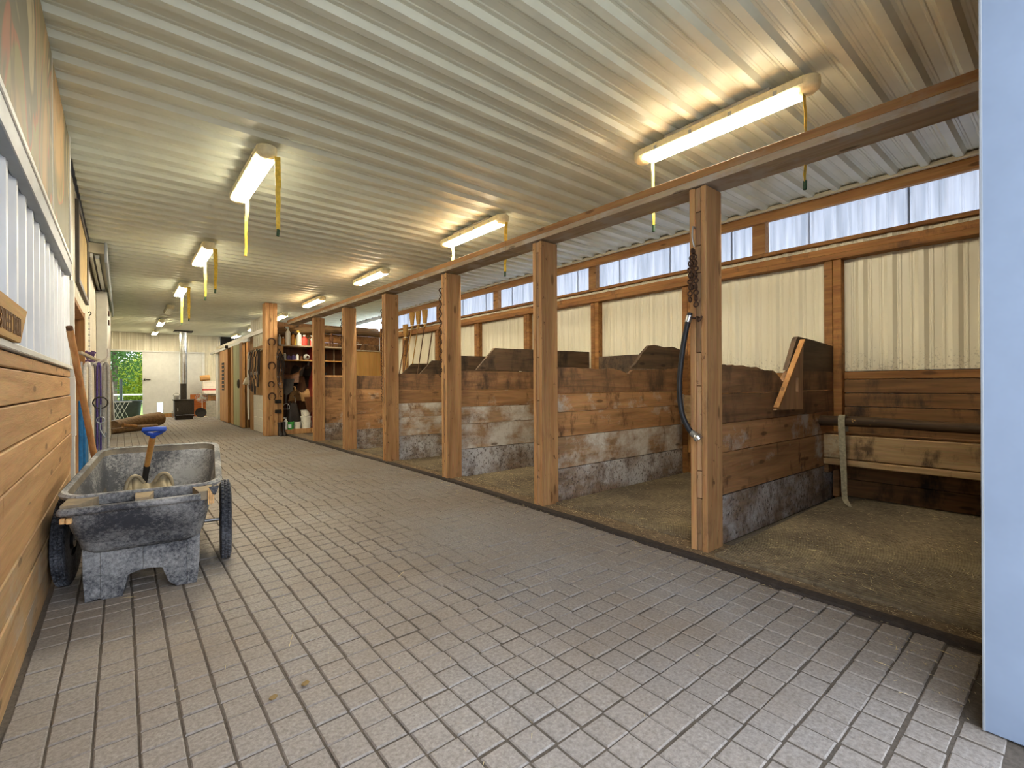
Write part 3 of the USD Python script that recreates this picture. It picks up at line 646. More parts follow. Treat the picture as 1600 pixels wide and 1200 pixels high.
# shovel: D grip, short ash shaft, black socket, scoop blade with rolled shoulders
wood('ash_wood', lin(224, 172, 96), lin(190, 130, 60), 'z', rough=.35, knots=False)
plain('blue_plastic', lin(36, 72, 160), .35, var=.1, rough_=0) if False else plain('blue_plastic', lin(36, 72, 160), .35, var=.1)
plain('worn_alloy', lin(150, 138, 112), .6, metal=.15, var=.25, scale=14)
sv = thing('scoop_shovel', 'short scoop shovel with blue D-grip standing in the garden cart', 'shovel')
gp = np.array([.163, 4.05, .855]); sk = np.array([.140, 4.35, .62]); bt = np.array([.128, 4.42, .50]); ax = (sk-gp)/np.linalg.norm(sk-gp)
part(sv, 'shaft', tube([gp, gp+(sk-gp)*.5, sk], [.0185, .0185, .0175], 12), 'ash_wood', smooth=60)
part(sv, 'socket', tube([sk-ax*.004, bt, bt+np.array([-.002, .01, -.03])], [.021, .018, .016], 12), 'black_plastic', smooth=60)
g0 = gp-ax*.0
cs = np.array([1.0, 0, 0]); upv = -ax
hand = cat_([tube(smooth_line([g0+ax*.01, g0+upv*.02+cs*.0, g0+upv*.045+s*cs*.035, g0+upv*.085+s*cs*.058]), [.017]*8+[.014]*8+[.013]*9, 8) for s in (-1, 1)]+[tube([g0+upv*.088-cs*.063, g0+upv*.092, g0+upv*.088+cs*.063], .0165, 10)])
part(sv, 'grip', hand, 'blue_plastic', smooth=60)
nx, ny = 22, 16; bl = []
for j in range(ny+1):
    for i in range(nx+1):
        s = -1+2*i/nx; t = j/ny
        sh = .045*math.exp(-((abs(s)-.58)/.26)**2)-.028*math.exp(-(s/.16)**2)-.05*max(0, abs(s)-.8)/.2        # rounded shoulders either side of the socket
        x = .155+s*.138; z = .505+sh*(1-t)-t*.16; y = 4.36+.055*(1-abs(s)**3)-.30*t*(.35+.65*t)+.02*math.exp(-((abs(s)-.72)/.05)**2)
        bl.append((x, y, z))
bl = np.array(bl); fb_ = []
for j in range(ny):
    for i in range(nx):
        a = j*(nx+1)+i; fb_ += [[a, a+1, a+nx+2], [a, a+nx+2, a+nx+1]]
fb_ = np.array(fb_); m_ = len(bl); bl2 = bl+np.array([0, .006, -.002])
edge = []
bd = list(range(nx+1))+[j*(nx+1)+nx for j in range(1, ny+1)]+[ny*(nx+1)+i for i in range(nx-1, -1, -1)]+[j*(nx+1) for j in range(ny-1, 0, -1)]
for q in range(len(bd)):
    a, b = bd[q], bd[(q+1) % len(bd)]; edge += [[a, m_+b, b], [a, m_+a, m_+b]]
part(sv, 'blade', (np.vstack([bl, bl2]), np.vstack([fb_, fb_[:, ::-1]+m_, edge])), 'worn_alloy', smooth=40)
part(sv, 'shoulder_roll', cat_([tube(smooth_line([(.155+s*.03, 4.40, .49), (.155+s*.06, 4.395, .535), (.155+s*.095, 4.39, .545), (.155+s*.125, 4.375, .51), (.155+s*.138, 4.36, .45)]), .013, 8) for s in (-1, 1)]), 'worn_alloy', smooth=60)

# ------------------------------------------------------------------ things by the left wall
wood('handle_wood', lin(220, 168, 112), lin(176, 118, 66), 'z', knots=False, rough=.4)
pl = thing('wooden_handle', 'long round wooden tool handle leaning on the plank wall behind the cart', 'tool handle')
pa, pb = np.array([-.285, 4.60, 1.62]), np.array([-.10, 5.35, .025])
part(pl, 'shaft', tube([pa+(pb-pa)*t for t in (.012, .3, .6, 1)], .021, 12), 'handle_wood', smooth=60)
part(pl, 'cut_end', tube([pa+(pb-pa)*(-.004), pa+(pb-pa)*.0118], .0195, 12), 'dark_wood', smooth=60)
wood('sign_board', lin(200, 158, 92), lin(164, 120, 62), 'y', knots=False, rnd=.02)
plain('carved', lin(96, 66, 34), .8)
sg = thing('sign_board', 'wooden board sign carved SWEET IRON standing on the ledge of the left wall', 'sign')
poly = [(1.0, 1.372), (2.67, 1.372), (2.84, 1.516), (1.0, 1.516)]
part(sg, 'board', move(prism(poly, .02, T_YZ), -.326, 0, 0), 'sign_board')
tm = meshkit.text_mesh('SWEET IRON', .066, .003, bold=True); tv = np.array(tm.vertices); w0, w1 = tv[:, 0].min(), tv[:, 0].max()
tx = (tv[:, 0]-w0)/(w1-w0)
part(sg, 'lettering', (np.c_[-.3065+tv[:, 2], 2.25+tx*.41, 1.398+tv[:, 1]], np.array(tm.faces)), 'carved')
mu = thing('mural', 'tall abstract painted mural boards in tan, sage and rust high on the left wall', 'painting')
part(mu, 'panel', box(-.338, -.31, .3, 3.875, 2.205, 3.165), 'mural_paint'); part(mu, 'panel', box(-.338, -.312, 3.885, 5.08, 2.205, 3.165), 'mural_paint')
part(mu, 'edge_strip', box(-.338, -.307, 3.874, 3.886, 2.207, 3.16), 'trim_white'); part(mu, 'edge_strip', box(-.338, -.302, 5.08, 5.11, 2.205, 3.165), 'trim_white')
plain('frame_dark', lin(66, 60, 50), .5); plain('canvas', lin(176, 150, 96), .8, var=.25, scale=3)
fr = thing('framed_board', 'dark-framed tan board hung high beyond the mural', 'picture', (-.345, 6.45, 2.25))
part(fr, 'backing', box(-.015, .008, .04, 1.75, .04, .80), 'canvas')
for a in ((-.015, .022, 0, .06, 0, .84), (-.015, .022, 1.73, 1.79, 0, .84), (-.015, .022, .06, 1.73, 0, .06), (-.015, .022, .06, 1.73, .78, .84)): part(fr, 'frame_rail', box(*a), 'frame_dark')
plain('rope_white', lin(206, 202, 190), .9, var=.18, scale=60); plain('rope_purple', lin(88, 72, 128), .85, var=.25, scale=60); plain('rope_gray', lin(150, 146, 138), .9, var=.2, scale=60)
bk = thing('rope_bracket', 'pale steel arm holding the hanging ropes beside the doorway', 'bracket')
part(bk, 'arm', tube(smooth_line([(-.34, 7.0, 1.40), (-.2, 6.98, 1.47), (-.12, 6.96, 1.52), (-.115, 6.96, 1.62)]), .011, 8), 'rope_white', smooth=60)
part(bk, 'plate', box(-.345, -.33, 6.95, 7.05, 1.33, 1.47), 'steel')
for k, (mt_, lab, dx, w, zb, dy, r_) in enumerate([('rope_white', 'thick white lead rope hung in a loop, outermost by the doorway', -.29, .05, .42, 0, .017), ('rope_gray', 'gray cotton lead rope hung between white ropes by the doorway', -.245, .05, .35, .02, .015), ('rope_purple', 'purple lead rope hung in the middle of the rope bundle', -.195, .03, .40, -.02, .009), ('rope_white', 'white lead rope hung doubled to the right of the purple rope', -.165, .05, .30, .03, .016), ('rope_gray', 'pale gray rope at the aisle side of the rope bundle', -.135, .04, .38, -.03, .015)]):
    y = 6.97+dy; rp = thing('lead_rope', lab, 'rope', group='lead ropes on the bracket by the doorway')
    part(rp, 'loop', tube(smooth_line([(dx-w*.5, y, zb+.1), (dx-w*.5, y, .9), (dx-w*.42, y, 1.36), (dx-w*.1, y, 1.45), (dx+w*.3, y, 1.44), (dx+w*.5, y, 1.34), (dx+w*.5, y, .8), (dx+w*.4, y, zb), (dx, y, zb-.05), (dx-w*.4, y, zb+.04)], 5), r_, 7), mt_, smooth=60)
sp_ = thing('snap_hook', 'steel bull snap and ring hanging on the white ropes', 'hook', (-.18, 6.88, 0))
def ring(c, r, w, ax='y', n=20, a0=0, a1=360):
    t = np.radians(np.linspace(a0, a1, n)); c = np.asarray(c, float)
    if ax == 'y': p = np.c_[c[0]+r*np.cos(t), np.full(n, c[1]), c[2]+r*np.sin(t)]
    elif ax == 'x': p = np.c_[np.full(n, c[0]), c[1]+r*np.cos(t), c[2]+r*np.sin(t)]
    else: p = np.c_[c[0]+r*np.cos(t), c[1]+r*np.sin(t), np.full(n, c[2])]
    return tube(p, w, 7)
part(sp_, 'ring', ring((0, 0, 1.02), .062, .007), 'black_iron', smooth=60); part(sp_, 'swivel', ring((0, 0, .83), .035, .007), 'steel', smooth=60)
part(sp_, 'shank', tube([(0, 0, 1.0), (0, 0, .87)], .009), 'steel', smooth=60); part(sp_, 'snap', tube(smooth_line([(0, 0, .79), (-.005, 0, .73), (.02, 0, .67), (.04, 0, .64), (.045, 0, .69)]), .009, 7), 'steel', smooth=60)
cn = thing('hook_chain', 'thin chain on a hook high on the white wall, holding a purple bracket', 'chain', (-.31, 7.95, 0))
part(cn, 'hook', tube(smooth_line([(-.01, 0, 2.12), (.006, 0, 2.135), (.018, 0, 2.115), (.006, 0, 2.095), (0, 0, 2.08)]), .005, 7), 'black_iron', smooth=60)
for k in range(12): part(cn, 'link', tube([(.0, .0, 2.075-k*.036), (.0, 0, 2.047-k*.036)], .005 if k % 2 else .0075, 6), 'steel')
plain('purple_plastic', lin(92, 66, 104), .6, var=.2)
part(cn, 'bracket', cat_([box(-.05, .05, -.05, .05, 1.60, 1.63), beam((-.045, 0, 1.64), (.0, 0, 1.54), .03, .05), beam((.045, 0, 1.64), (.0, 0, 1.54), .03, .05), box(-.05, .06, -.04, .04, 1.50, 1.53)]), 'purple_plastic')
wood('bleached', lin(200, 186, 158), lin(160, 140, 108), 'y', knots=False)
solo('perch_bar', beam((-.34, 6.75, 1.56), (-.16, 7.3, 1.47), .03, .03), 'bleached', 'short pale wooden bar reaching from the doorway to the ropes', 'bar')
plain('blue_fabric', lin(24, 92, 138), .8, var=.25, scale=20)
bb = thing('blue_blanket', 'blue folded blanket strip hanging behind the leaning handle', 'blanket', (-.335, 6.3, 0))
part(bb, 'fold', box(.005, .035, 0, .62, .10, 1.06, .012), 'blue_fabric'); part(bb, 'fold', box(.03, .055, .05, .55, .10, 1.0, .01), 'blue_fabric')
part(bb, 'buckle', cat_([ring((.075, .4, .66), .03, .006, 'x'), ring((.075, .38, .58), .025, .006, 'x'), beam((.075, .4, .63), (.075, .39, .5), .01, .01)]), 'steel', smooth=50)
lg = thing('fallen_log', 'weathered split log lying across the aisle before the open far door', 'log')
part(lg, 'trunk', tube(smooth_line([(-.17, 16.0, .15), (.1, 16.6, .17), (.5, 17.2, .2), (.86, 17.7, .22)]), np.concatenate([np.linspace(.15, .2, 24), [.20]]), 14), 'old_log', smooth=50)
part(lg, 'lower_half', tube([(-.22, 15.5, .075), (.4, 16.3, .075), (.75, 16.7, .07)], [.075, .08, .06], 10), 'old_log', smooth=50)
part(lg, 'bark_slab', tube([(.02, 15.7, .2), (.3, 15.9, .15)], [.05, .035], 9), 'door_wood', smooth=50, label='reddish bark piece')

# ------------------------------------------------------------------ stove, fan and boxes at the far end
stv = thing('wood_stove', 'black cast-iron wood stove standing against the far wall', 'stove', (1.72, 20.6, 0))
part(stv, 'firebox', box(-.29, .29, -.2, .3, .10, .68, .015), 'black_iron'); part(stv, 'top_plate', box(-.32, .32, -.24, .33, .68, .71, .008), 'black_iron')
dr = part(stv, 'door', box(-.17, .17, -.225, -.2, .22, .58, .01), 'black_iron'); part(dr, 'raised_panel', box(-.11, .11, -.236, -.224, .29, .52, .01), 'black_iron'); part(dr, 'handle', tube([(-.20, -.24, .40), (-.20, -.27, .36), (-.2, -.27, .30)], .012), 'steel')
part(stv, 'ash_lip', box(-.25, .28, -.30, -.2, .155, .175), 'steel'); part(stv, 'plinth', box(-.26, .26, -.15, .27, 0, .10), 'black_iron')
part(stv, 'side_lever', tube([(-.31, -.1, .3), (-.35, -.12, .3), (-.35, -.12, .2), (-.33, -.12, .08)], .012), 'steel')
pp = thing('stove_pipe', 'tall shiny stove pipe rising from the stove through the ceiling', 'stovepipe', (1.72, 20.72, 0))
part(pp, 'black_section', tube([(0, 0, .715), (0, 0, 1.28)], .10, 20), 'black_iron', smooth=40, label='matt black lower length')
part(pp, 'chrome_section', tube([(0, 0, 1.28), (0, 0, 2.38)], .115, 20), 'galvanised', smooth=40); part(pp, 'chrome_section', tube([(0, 0, 2.40), (0, 0, 3.14)], .112, 20), 'galvanised', smooth=40)
part(pp, 'band', tube([(0, 0, 2.37), (0, 0, 2.42)], .119, 20), 'steel', smooth=40); part(pp, 'band', tube([(0, 0, 2.62), (0, 0, 2.65)], .117, 20), 'steel', smooth=40)
part(pp, 'ceiling_collar', box(-.28, .28, -.28, .28, 3.135, 3.165), 'black_iron')
kt = thing('kettle', 'dull steel pot standing on the stove top', 'pot', (1.50, 20.5, .712))
part(kt, 'body', lathe([(0, 0), (.08, 0), (.09, .02), (.092, .13), (.086, .15), (0, .155)], 20), 'steel', smooth=40); part(kt, 'handle', ring((0, -.0, .13), .095, .006, 'y', 14, 0, 180), 'black_iron', smooth=60)
wood('orange_board', lin(206, 124, 58), lin(164, 84, 34), 'x', rnd=.05)
sb = thing('wood_bench', 'orange wooden bench cabinet below the boxes at the far wall', 'cabinet', (2.05, 22.0, 0))
part(sb, 'back_panel', box(.02, .62, .28, .33, 0, .86), 'orange_board'); part(sb, 'top_board', box(.34, .98, -.05, .35, .83, .87), 'bleached'); part(sb, 'stile', box(.56, .66, -.04, .3, 0, .83), 'door_wood'); part(sb, 'stile', box(.92, .98, -.04, .3, 0, .83), 'trim_white')
part(sb, 'rail', box(.66, .92, -.03, .02, .62, .80), 'door_wood'); part(sb, 'dark_inside', box(.66, .92, .2, .28, 0, .62), 'dark_void')
plain('fan_white', lin(214, 200, 168), .4)
fn = thing('pedestal_fan', 'cream pedestal fan beside the wood stove', 'fan', (2.36, 21.4, 0))
part(fn, 'base', lathe([(0, 0), (.17, 0), (.17, .02), (.03, .045), (0, .05)], 20), 'fan_white', smooth=40); part(fn, 'pole', tube([(0, 0, .03), (0, 0, .68)], .016), 'fan_white'); part(fn, 'motor', xform(lathe([(0, -.08), (.05, -.07), (.055, .05), (0, .07)], 16), tr(0, .04, .74)@rot([1, 0, 0], 90)), 'fan_white', smooth=50)
part(fn, 'guard', cat_([ring((-.02, -.03, .76), r, .006) for r in (.19, .14, .09, .05)]+[tube([(-.02, -.03, .76), (-.02+.19*math.cos(a), -.03, .76+.19*math.sin(a))], .004, 5) for a in np.linspace(0, 2*PI, 13)[:-1]]), 'steel', smooth=60)
for k in range(3): part(fn, 'blade', xform(box(.03, .16, -.004, .004, -.045, .045), tr(-.02, -.01, .76)@rot([0, 1, 0], 120*k+20)@rot([1, 0, 0], 25)), 'fan_white')
plain('gray_sheet', lin(150, 140, 122), .5, var=.2)
solo('sheet_panel', xform(box(-.16, .16, -.012, .012, 0, .62), tr(2.66, 21.5, .0)@rot([1, 0, 0], -8)), 'gray_sheet', 'gray metal sheet leaning on the bench cabinet', 'sheet')
solo('round_sieve', xform(lathe([(.0, 0), (.17, 0), (.18, .01), (.18, .07), (.165, .07), (.165, .02), (0, .02)], 24), tr(2.28, 21.1, .19)@rot([1, 0, 0], 78)), 'black_iron', 'dark round pan leaning beside the fan', 'pan', smooth=40)
plain('carton_white', lin(226, 214, 194), .7, var=.06); plain('carton_red', lin(204, 74, 70), .7); plain('cardboard', lin(190, 142, 84), .8, var=.1)
cb = thing('carton', 'white carton with a red band on top of the bench cabinet', 'box', (2.45, 21.85, .872))
part(cb, 'box', box(0, .46, 0, .3, 0, .30), 'carton_white'); part(cb, 'red_band', box(-.002, .462, -.003, .303, .15, .21, .001), 'carton_red')
cb2 = thing('carton', 'plain white carton stacked on the red-banded one', 'box', (2.44, 21.86, 1.174)); part(cb2, 'box', box(0, .48, 0, .28, 0, .20), 'carton_white'); part(cb2, 'lid', box(-.006, .486, -.006, .286, .15, .205, .003), 'carton_white')
ro = thing('cardboard_roll', 'brown cardboard roll lying on the topmost carton', 'cardboard roll', (2.52, 21.95, 1.5))
part(ro, 'roll', xform(lathe([(.05, -.16), (.105, -.16), (.11, -.15), (.11, .15), (.105, .16), (.05, .16), (.05, -.16)], 22), rot([0, 1, 0], 84)@np.eye(4)), 'cardboard', smooth=40)

# ------------------------------------------------------------------ outdoors beyond the far door
plain('tub_black', lin(40, 44, 36), .6, var=.3, scale=8)
plain('leaf', lin(96, 140, 44), .6, var=.2, scale=2)
def leaf_mat(name, c1, c2):
    n = {'oi': ('geometry', {}), 'r': ('rgb_ramp', {'ramp': [(0, c1), (1, c2)]}), 'd': ('principled_bsdf', {'roughness': .5}), 't': ('translucent_bsdf', {}), 'm': ('mix_closure', {'fac': .5})}
    mat(name, n, [('oi.random_per_island', 'r.fac'), ('r.color', 'd.base_color'), ('r.color', 't.color'), ('d.BSDF', 'm.closure1'), ('t.BSDF', 'm.closure2')], surface='m.closure')
leaf_mat('leaf_green', lin(74, 106, 46), lin(222, 222, 110)); leaf_mat('leaf_yellow', lin(180, 190, 76), lin(244, 232, 120))
wood('bark', lin(110, 96, 78), lin(66, 56, 46), 'z', knots=False)
def tree(x, y, h, r, mt_, label, n, seed, z0=1.0):
    t = thing('tree', label, 'tree', (x, y, -.1), group='trees beyond the far door')
    q = np.random.RandomState(seed); n = n*2
    part(t, 'trunk', tube(smooth_line([(0, 0, 0), (.1, .05, h*.3), (-.05, .1, h*.6), (.05, 0, h*.85)]), np.linspace(.17, .04, 25), 9), 'bark', smooth=50)
    c = q.normal(size=(n, 3)); c /= np.linalg.norm(c, axis=1, keepdims=True); c *= (q.rand(n, 1)**.4); c = c*np.array([r, r, (h-z0)/2])+np.array([0, 0, z0+(h-z0)/2])
    cl = q.normal(size=(60, 3)); c += .35*(cl[q.randint(0, 60, n)])*.6
    a = q.normal(size=(n, 3)); a /= np.linalg.norm(a, axis=1, keepdims=True); b = np.cross(a, q.normal(size=(n, 3))); b /= np.linalg.norm(b, axis=1, keepdims=True)
    s = (.05+.06*q.rand(n, 1)); v = np.stack([c-a*s, c+b*s*.55, c+a*s, c-b*s*.55], 1).reshape(-1, 3); i = np.arange(n)*4
    part(t, 'foliage', (v, np.vstack([np.c_[i, i+1, i+2], np.c_[i, i+2, i+3]])), mt_, kind='stuff')
tree(-.4, 36, 8.5, 2.0, 'leaf_green', 'leafy green tree seen in the middle of the far doorway', 4200, 1)
tree(2.6, 38, 7.5, 1.9, 'leaf_yellow', 'yellow-green tree at the right side of the far doorway', 4500, 2)
tree(-4.4, 37, 8, 1.9, 'leaf_green', 'green tree at the left side of the far doorway', 5000, 3)
tree(-.4, 47, 10, 3.2, 'leaf_green', 'tall tree rising farthest behind the other trees', 6000, 4)
tree(6.2, 50, 9, 3.0, 'leaf_yellow', 'yellowish tree standing far back to the right', 7000, 5)
tree(-7.2, 48, 9, 3.0, 'leaf_green', 'green tree standing far back to the left', 7000, 6, .3)
tree(1.0, 42, 3.2, 1.7, 'leaf_yellow', 'low yellow-green bush below the trees', 6000, 8, .05); tree(-2.9, 41.5, 3.0, 1.8, 'leaf_green', 'low green bush left of the yellow bush', 6000, 9, .05)
fc = thing('rail_fence', 'white rail fence across the yard outside the far door', 'fence', (-3.0, 30.5, -.05))
for k in range(5): part(fc, 'post', box(k*1.5-.05, k*1.5+.05, -.05, .05, 0, .86), 'trim_white')
for z in (.42, .78): part(fc, 'rail', box(-.1, 6.1, -.075, -.052, z, z+.075), 'trim_white')
tp = solo('gate_post', tube([(-.02, 25.6, -.05), (-.02, 25.6, 1.5)], .055, 10), 'tub_black', 'dark round gate post outside the far door', 'post', smooth=60)
plain('car_paint', lin(96, 140, 190), .25); plain('car_glass', lin(40, 52, 62), .08)
car = thing('car', 'pale blue car parked behind the white fence', 'car', (1.6, 53, -.05))
body = [(-2.1, .3), (2.1, .3), (2.15, .7), (1.9, .85), (1.1, .95), (.6, 1.38), (-1.0, 1.42), (-1.6, .98), (-2.1, .85)]
part(car, 'body', move(prism(body, 1.6, T_XZ), 0, 1.6, 0), 'car_paint', label='pale blue bodywork'); part(car, 'side_window', move(prism([(-1.35, .98), (.95, .96), (.52, 1.32), (-.92, 1.35)], .01, T_XZ), 0, -.001, 0), 'car_glass')
for x in (-1.35, 1.35):
    for y in (.08, 1.52): part(car, 'wheel', xform(lathe([(0, -.09), (.2, -.09), (.31, -.08), (.31, .08), (.2, .09), (0, .09)], 20), tr(x, y, .31)@rot([1, 0, 0], 90)), 'black_plastic', smooth=40)
wt = thing('water_trough', 'black plastic stock tub standing just outside the far door', 'tub', (.10, 23.5, -.05))
part(wt, 'tub', loft([rrect(.44, -.3, .3, .15, 0), rrect(.5, -.34, .34, .16, .62), rrect(.52, -.36, .36, .16, .64), rrect(.52, -.36, .36, .16, .69), rrect(.46, -.31, .31, .14, .68), rrect(.4, -.26, .26, .12, .06)], True, True), 'tub_black', smooth=40)
plain('pole_gray', lin(176, 172, 160), .6)
jp = thing('jump_stand', 'folding rack of crossed pale poles before the black tub', 'rack', (-.1, 22.9, -.02))
for k in range(3):
    part(jp, 'slat', beam((-.22+k*.13, 0, 0), (.06+k*.13, .03, .62), .02, .02), 'pole_gray'); part(jp, 'slat', beam((.04+k*.13, .06, 0), (-.22+k*.13, .03, .62), .02, .02), 'pole_gray')
part(jp, 'top_bar', box(-.24, .4, .0, .06, .61, .65), 'pole_gray')
for k in range(3):
    solo("leaning_pole", tube([(-.27+k*.03, 21.7+k*.08, .01), (-.29+k*.015, 22.2, 1.75-.2*k)], .022, 8), 'bark' if k < 2 else 'pole_gray', ['dark pole leaning left of the far doorway, closest to the wall', 'shorter dark pole leaning beside the far doorway', 'shortest, pale pole leaning beside the far doorway'][k], 'pole')

# ------------------------------------------------------------------ tack room front (right side, far half)
TX = 2.72
wt_ = struct('wall_tack')
wood('tack_board', lin(196, 150, 92), lin(150, 106, 58), 'z', rnd=.08); plain('tile_white', lin(206, 200, 186), .5, var=.08)
wood('green_door', lin(186, 186, 140), lin(150, 146, 100), 'z', knots=False, rnd=.03)
for k, y in enumerate(np.arange(12.75, 20.2, .47)):
    y1 = min(y+.466, 20.3)
    if 14.2 < y < 15.1: continue
    low = .95 if (16.7 < y < 17.7 or 12.7 < y < 14.0) else 0
    part(wt_, 'board', box(TX, TX+.05, y, y1, low, 2.50), 'tack_board')
    if low:
        for r in range(5):
            for c in range(2): part(wt_, 'tile', box(TX, TX+.05, y+c*.233, y+c*.233+.229, .01+r*.188, .01+(r+1)*.188-.004, .003), 'tile_white')
part(wt_, 'side_core', box(TX+.06, TX+.12, 12.7, 14.2, 0, 2.5), 'dark_wood'); part(wt_, 'side_core', box(TX+.06, TX+.12, 15.2, 20.3, 0, 2.5), 'dark_wood')
part(wt_, 'back_of_opening', box(TX+.5, TX+.55, 14.0, 15.4, 0, 2.5), 'dark_wood')
part(wt_, 'top_plate', box(TX-.05, TX+.09, 12.7, 20.3, 2.50, 2.60), 'siding_cream'); part(wt_, 'upper_siding', box(TX+.02, TX+.05, 12.65, 14.6, 2.58, 2.95), 'siding_cream')
part(wt_, 'corner_trim', box(TX-.06, TX+.04, 19.75, 20.3, 0, 2.5), 'trim_white')
v, f = ribbed(.72, 1.5, rib=.014); part(wt_, 'panel', (np.c_[TX-.01-v[:, 2], 12.65+v[:, 1], 2.2+v[:, 0]], f), 'siding_cream')
tr3 = struct('trim_3')
part(tr3, 'track', box(TX-.13, TX-.07, 14.2, 17.2, 2.38, 2.46), 'trim_white'); part(tr3, 'track', box(TX-.15, TX-.09, 17.4, 21.0, 2.36, 2.44), 'trim_white'); part(tr3, 'track_stop', tube([(TX-.2, 17.3, 2.42), (TX-.06, 17.3, 2.42)], .05, 12), 'black_iron')
d4 = struct('door_4', 'sliding door with a barred slot near the far end of the tack room')
part(d4, 'slab', box(2.58, 2.63, 17.5, 18.75, .03, 2.34), 'tack_board'); part(d4, 'edge_board', box(2.57, 2.67, 17.15, 17.5, .03, 2.34), 'door_wood')
part(d4, 'slot', box(2.572, 2.582, 17.85, 18.3, 1.05, 1.95), 'dark_void')
for k in range(7): part(d4, 'bar', box(2.565, 2.573, 17.85, 18.3, 1.1+k*.125, 1.13+k*.125), 'door_wood')
d5 = struct('door_5', 'pale greenish sliding door beside the tack room opening')
part(d5, 'slab', box(2.59, 2.64, 15.25, 16.3, .03, 2.38), 'green_door'); part(d5, 'stile', box(2.575, 2.645, 14.85, 15.25, .03, 2.40), 'door_wood'); part(d5, 'stile', box(2.575, 2.645, 16.3, 16.6, .03, 2.38), 'tack_board')
part(d5, 'ring_pull', ring((2.565, 15.35, 1.25), .11, .018, 'x'), 'black_iron', smooth=60)
plain('lamp_cream', lin(206, 194, 164), .5)
solo('dust_mask', xform(lathe([(0, 0), (.05, 0), (.09, .05), (.10, .12), (.0, .12)], 16), tr(2.60, 14.05, 1.28)@rot([0, 1, 0], -70)), 'lamp_cream', 'cream cup-shaped shade hung beside the bridles', 'shade', smooth=50)
# bridles and straps on the tack board
plain('leather_black', lin(44, 36, 30), .5, var=.3, scale=30); plain('leather_brown', lin(96, 62, 38), .5, var=.3, scale=30); plain('leather_tan', lin(168, 132, 86), .6, var=.2, scale=30)
tb = thing('tack_rack', 'pale shelf rail with hooks carrying the bridles', 'rack', (TX-.04, 12.8, 2.06))
part(tb, 'rail', box(-.03, .04, 0, 1.25, 0, .05), 'bleached')
for k in range(8): part(tb, 'hook', tube([(-.03, .08+k*.155, .02), (-.075, .08+k*.155, .01), (-.085, .08+k*.155, .05)], .008, 6), 'black_iron')
bl_l = ['black leather bridle hung first on the rack beside the tall post', 'brown bridle with light reins, second on the tack rack', 'thick bunch of black headstalls, third on the tack rack', 'tan rope halter hung fourth on the tack rack', 'black bridle with steel bit, fifth on the tack rack', 'brown halter hung sixth on the tack rack', 'black strap bundle hung seventh on the tack rack', 'pale reins looped long at the far end of the tack rack']
bl_m = ['leather_black', 'leather_brown', 'leather_black', 'leather_tan', 'leather_black', 'leather_brown', 'leather_black', 'rope_white']
for k in range(8):
    y = 12.88+k*.155; r2 = random.Random(k+5); t = thing('bridle', bl_l[k], 'bridle', group='bridles on the tack rack')
    x = 2.615
    def loop(w, top, bot, dx, wd):
        pts = smooth_line([(x+dx, y, top), (x+dx-.01, y-w*.4, top-.06), (x+dx-.02, y-w*.55, (top+bot)/2), (x+dx-.015, y-w*.3, bot+.03), (x+dx-.01, y, bot), (x+dx-.015, y+w*.3, bot+.03), (x+dx-.02, y+w*.55, (top+bot)/2), (x+dx-.01, y+w*.4, top-.06), (x+dx, y, top)], 5)
        return strap(pts, wd, .006, (1, 0, 0))
    part(t, 'headstall', loop(.19, 2.06, 1.50-.05*r2.random(), -.01, .03), bl_m[k]); part(t, 'noseband', loop(.11, 1.70, 1.42, -.03, .028), bl_m[k])
    part(t, 'reins', loop(.17, 2.05, (.35 if k == 7 else .95+.3*r2.random()), -.035, .022), bl_m[k] if k != 1 else 'leather_tan')
    part(t, 'bit_ring', cat_([ring((x-.05, y-.05, 1.50), .035, .006, 'x'), ring((x-.05, y+.05, 1.5), .035, .006, 'x')]), 'steel', smooth=60)
# tall post that ends the beam, with horseshoes
tpst = thing('tall_post', 'tall squared timber post reaching the ceiling where the beam ends', 'post', (2.62, 12.32, 0))
part(tpst, 'timber', box(0, .085, 0, .3, 0, 3.16, .008), 'post_wood'); part(tpst, 'timber', box(.088, .175, 0, .3, 0, 3.16, .008), 'post_wood'); part(tpst, 'timber', box(.178, .265, 0, .3, 0, 3.16, .008), 'post_wood')
def horseshoe(c, r, label):
    t = np.radians(np.linspace(-60, 240, 18)); p = np.c_[c[0]+r*np.cos(t), np.full(18, c[1]), c[2]+r*1.15*np.sin(t)]
    solo('horseshoe', strap(p, .022+.010*np.sin(np.linspace(0, PI, 18)), .01, np.c_[-np.cos(t), t*0, -np.sin(t)]), 'rusty_iron', label, 'horseshoe', 'horseshoes nailed to the tall post')
for z, w in ((2.23, 'topmost'), (1.66, 'second from the top'), (.93, 'lowest')): horseshoe((2.755, 12.305, z), .075, f'rusty horseshoe on the tall post, {w} of the three upright ones')
horseshoe((2.74, 12.30, 1.22), .06, 'small horseshoe on the tall post, just above the lowest one')
